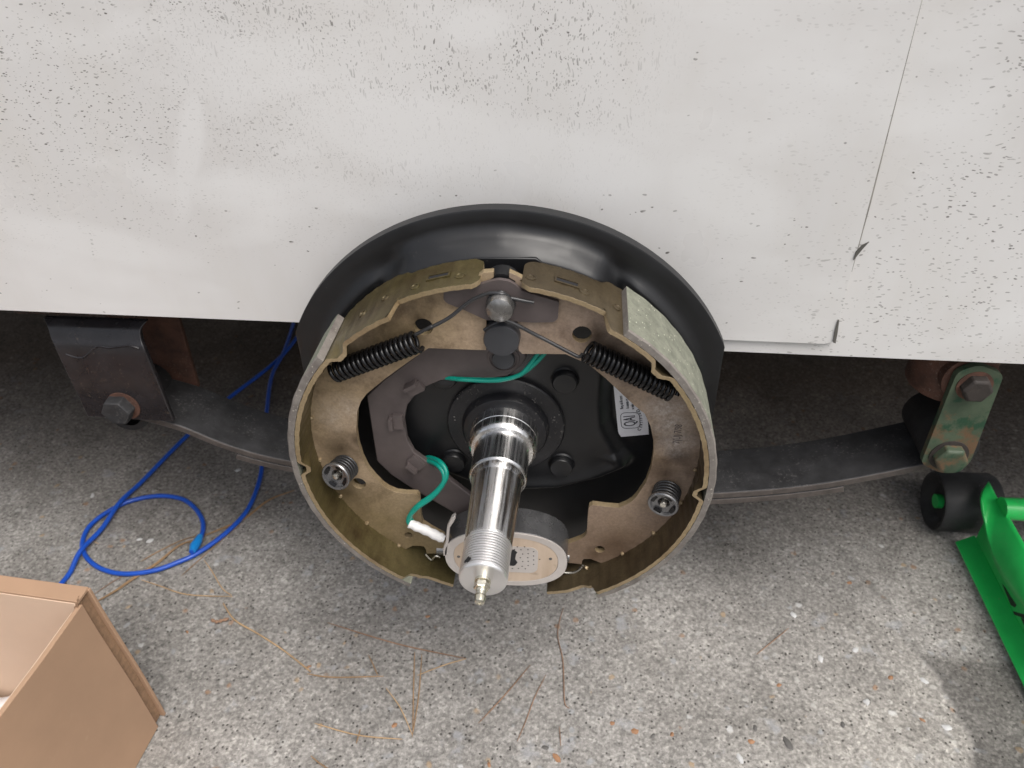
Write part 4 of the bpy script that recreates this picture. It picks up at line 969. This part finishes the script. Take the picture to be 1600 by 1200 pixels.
# ------------------------------------------------------------ green floor jack
jk = thing('floor_jack', 'bright green floor jack with a black front roller under the right side of the trailer', 'floor jack')
rl = [(0.4865, 0.23812), (0.55274, 0.23949)]; rz = GZ+.036
bm = bmesh.new(); xl, xr = rl[0][0]+.001, rl[1][0]+.001; ry = (rl[0][1]+rl[1][1])/2
lathe(bm, [(.020, xl+.010), (.028, xl+.002), (.0345, xl), (.0362, xl+.003), (.0362, xr-.003), (.0345, xr), (.02, xr)], n=56, axis=Vector((1, 0, 0)), origin=Vector((0, ry, rz)))
finish('roller', bm, 'rubber', jk, smooth=35)
bm = bmesh.new(); lathe(bm, [(.0085, xl+.003), (.0085, xl+.012)], n=24, axis=Vector((1, 0, 0)), origin=Vector((0, ry, rz))); finish('roller_axle', bm, 'jack_green', jk)
xs_ = .520
lowc = [(0.19564, -0.24842), (0.18798, -0.25587), (0.17624, -0.26538), (0.16114, -0.27489)] + [(0.1377, -0.28249), (0.11094, -0.28201), (0.0887, -0.27785), (0.05742, -0.26732), (-0.00913, -0.23806)]
topc = [(0.22632, -0.24643), (0.20478, -0.24755), (0.19592, -0.24752), (0.13397, -0.24695), (-0.00459, -0.24769)]
def jack_plate(dx):
    bm = bmesh.new(); n_ = len(lowc)
    L = [Vector((.515+dx, y, z)) for y, z in lowc]; tp3 = smooth_path([(.532+dx, y, z) for y, z in topc], 8)
    rows_ = []
    for i, p in enumerate(L):
        u = i/(n_-1); k = u*(len(tp3)-1); a = tp3[int(k)]; b = tp3[min(int(k)+1, len(tp3)-1)]; q_ = a.lerp(b, k-int(k))
        rows_.append([bm.verts.new(p.lerp(q_, f)+Vector((-.003*math.sin(f*math.pi), 0, .001*math.sin(f*math.pi)))) for f in (0, .15, .35, .55, .75, .9, 1)])
    for a, b in zip(rows_, rows_[1:]):
        for k in range(6): bm.faces.new((a[k], a[k+1], b[k+1], b[k]))
    o = finish('side_plate', bm, 'jack_green', jk, smooth=60)
    m_ = o.modifiers.new('thick', 'SOLIDIFY'); m_.thickness = .003; m_.offset = 1 if dx == 0 else 0
    return o
jack_plate(0)
fl0 = [(0.18546, -0.29272), (-0.23131, -0.36821)]
ya, yb = .196, -.35
bm = bmesh.new(); box(bm, .5265, .5305, yb, ya, GZ+.018, GZ+.055); finish('frame_channel', bm, 'jack_green', jk, smooth=0, bevel=.001)
bm = bmesh.new(); pf = [(.5290, GZ+.0185), (.5095, GZ+.0060), (.5085, GZ+.0085), (.5265, GZ+.0215)]
va = [bm.verts.new((a, ya+.004, b)) for a, b in pf]; vb = [bm.verts.new((a, yb, b)) for a, b in pf]
bm.faces.new(va); bm.faces.new(vb[::-1])
for i in range(4): bm.faces.new((va[i], va[(i+1) % 4], vb[(i+1) % 4], vb[i]))
finish('foot_flange', bm, 'jack_green', jk, smooth=0, bevel=.001)
bm = bmesh.new()
for poly in ([(0.12464, -0.30369), (0.1173, -0.30174), (0.10503, -0.30057), (0.09207, -0.29813), (0.09232, -0.30277), (0.09913, -0.30739)], [(0.09299, -0.30946), (0.07699, -0.29386), (0.06726, -0.28643), (0.0639, -0.29033), (0.07909, -0.30099), (0.08964, -0.31083)], [(0.07852, -0.30165), (0.06752, -0.30247), (0.0555, -0.3117), (0.03976, -0.30924), (0.05662, -0.29879), (0.06926, -0.29339)]):
    prism(bm, poly, .5262, .5264, plane='yz')
finish('lettering', bm, 'jack_label', jk, smooth=0)
tb = (0.52754, 0.18447)
bm = bmesh.new(); lathe(bm, [(.0125, .530), (.0125, .66)], n=32, axis=Vector((1, 0, 0)), origin=Vector((0, tb[1], -.248))); finish('cross_tube', bm, 'jack_green', jk)
jack_plate(.145)

# ------------------------------------------------------------ pine needles
def needle(label, pts, mt='needle', r=.0008, double=False):
    bm = bmesh.new(); z0_ = GZ+.0014
    P = smooth_path([(p[0], p[1], z0_+gh(p[0], p[1])+.0006*(i % 2)) for i, p in enumerate(pts)], 5)
    n = len(P); r *= .8; rr = [r*(1-.55*abs(2*i/(n-1)-1)**3) for i in range(n)]
    tube(bm, P, rr, 6)
    if double: tube(bm, [p+Vector((.0022*math.sin(i/n*3.1), -.0016, .0007)) for i, p in enumerate(P)], rr, 6)
    o = finish('pine_needle', bm, mt, smooth=70)
    thing('', label, 'pine needle', 'dry pine needles on the concrete', o)
needle('long dry pine needle slanting down to the right, left of the spindle tip', [(-0.21023, 0.03752), (-0.1281, 0.01655), (-0.05142, 0.00452)], 'needle_red', .0009)
needle('short needle folding back from the right tip of the long slanting one', [(-0.05084, 0.00426), (-0.07182, -0.00464), (-0.099, -0.01927)], 'needle_pale', .0007)
needle('upright needle, left one of the close upright pair below the brake', [(-0.10692, 0.00806), (-0.09953, -0.03616), (-0.092, -0.07928)], 'needle', .0008)
needle('upright needle, right one of the close upright pair below the brake', [(-0.09884, 0.00618), (-0.09326, -0.04136), (-0.09165, -0.08496)], 'needle', .0008)
needle('short needle stub left of the upright pair', [(-0.15519, 0.00068), (-0.14759, -0.01039), (-0.14004, -0.0218)], 'needle', .0008)
needle('pale level needle left of the upright pair', [(-0.21406, -0.02596), (-0.18611, -0.02827), (-0.13339, -0.02248)], 'needle', .0009)
needle('curved needle meeting the foot of the upright pair', [(-0.12835, -0.0355), (-0.10886, -0.05648), (-0.0915, -0.08314)], 'needle_pale', .0007)
needle('lowest level needle, crossing a tiny stub near the bottom edge', [(-0.19021, -0.07848), (-0.14422, -0.08726), (-0.10066, -0.08773)], 'needle_pale', .0008)
needle('tiny upright stub crossing the lowest level needle', [(-0.14383, -0.0807), (-0.1439, -0.08853), (-0.14424, -0.09524)], 'needle', .0008)
needle('needle in the bottom edge left of centre', [(-0.18436, -0.11073), (-0.1737, -0.11729), (-0.16234, -0.12247)], 'needle', .0009)
needle('long wavering needle hanging below the right brake shoe foot', [(0.04847, 0.07541), (0.04363, 0.04163), (0.05032, 0.01069), (0.05237, -0.01589), (0.05421, -0.03838), (0.05898, -0.04406)], 'needle_red', .0008)
needle('straight reddish needle slanting down left, right of the spindle', [(0.01697, 0.0021), (-0.00687, -0.03471), (-0.02963, -0.06547)], 'needle_red', .0008)
needle('thin dark needle right of the straight reddish one', [(0.03362, -0.00856), (0.02415, -0.03373), (0.01699, -0.05892), (0.01006, -0.08163)], 'needle_red', .0007)
needle('faint needle piece at the foot of the wavering one', [(0.04959, -0.06301), (0.051, -0.0733), (0.05187, -0.08291)], 'needle_red', .0006)
needle('pale pink needle by the white chip at the right', [(0.29198, 0.06717), (0.2723, 0.04956), (0.25259, 0.03242)], 'needle_red', .0007)
needle('thick doubled needle from the blue tape to the box corner', [(-0.40513, 0.1465), (-0.42442, 0.13425), (-0.43983, 0.10603), (-0.45737, 0.08071), (-0.46961, 0.0624), (-0.48172, 0.04684)], 'needle', .0011, True)
needle('long needle rising right from the blue loop towards the brake', [(-0.31179, 0.23671), (-0.33963, 0.21657), (-0.35999, 0.1846), (-0.38186, 0.16536), (-0.40621, 0.14904)], 'needle', .0010, True)
needle('thin needle parallel above the thick doubled one inside the blue loop', [(-0.39887, 0.15615), (-0.424, 0.14255), (-0.4472, 0.12167), (-0.45981, 0.10582)], 'needle', .0008)
needle('thin dark needle crossing under the right cable strand', [(-0.3621, 0.1735), (-0.38005, 0.13536), (-0.39237, 0.10944), (-0.40129, 0.08903)], 'needle', .0007)
needle('dark thin needle between the loop and the box corner', [(-0.46653, 0.08716), (-0.47654, 0.07579), (-0.49103, 0.05514)], 'needle_red', .0006)
needle('needle pointing down right from below the tape', [(-0.3847, 0.11492), (-0.3663, 0.0968), (-0.3458, 0.07489), (-0.33012, 0.06514)], 'needle_pale', .0008)
needle('long needle running right below the blue loop', [(-0.44603, 0.07965), (-0.42032, 0.0729), (-0.38325, 0.0635), (-0.32906, 0.06387)], 'needle_pale', .0008)
needle('broken needle descending right, below the needle tips', [(-0.33645, 0.05522), (-0.31536, 0.03392), (-0.28385, 0.01876), (-0.24714, -0.00064), (-0.21092, -0.02274)], 'needle_pale', .0009, True)
needle('pale bit of needle lying across the left side of the blue loop', [(-0.54498, 0.1338), (-0.5346, 0.13193), (-0.52407, 0.12853)], 'needle_pale', .0006)
bm = bmesh.new(); tw = [(-0.33994, 0.03057), (-0.33357, 0.02851), (-0.32772, 0.03047), (-0.32117, 0.03349)]
tube(bm, smooth_path([(p[0], p[1], GZ+.003) for p in tw], 5), [.0012+.0010*math.sin(i*.9)**2 for i in range(16)], 8)
o = finish('twig', bm, 'needle_red'); thing('', 'short brown twig bit right of the cardboard box', 'twig', None, o)
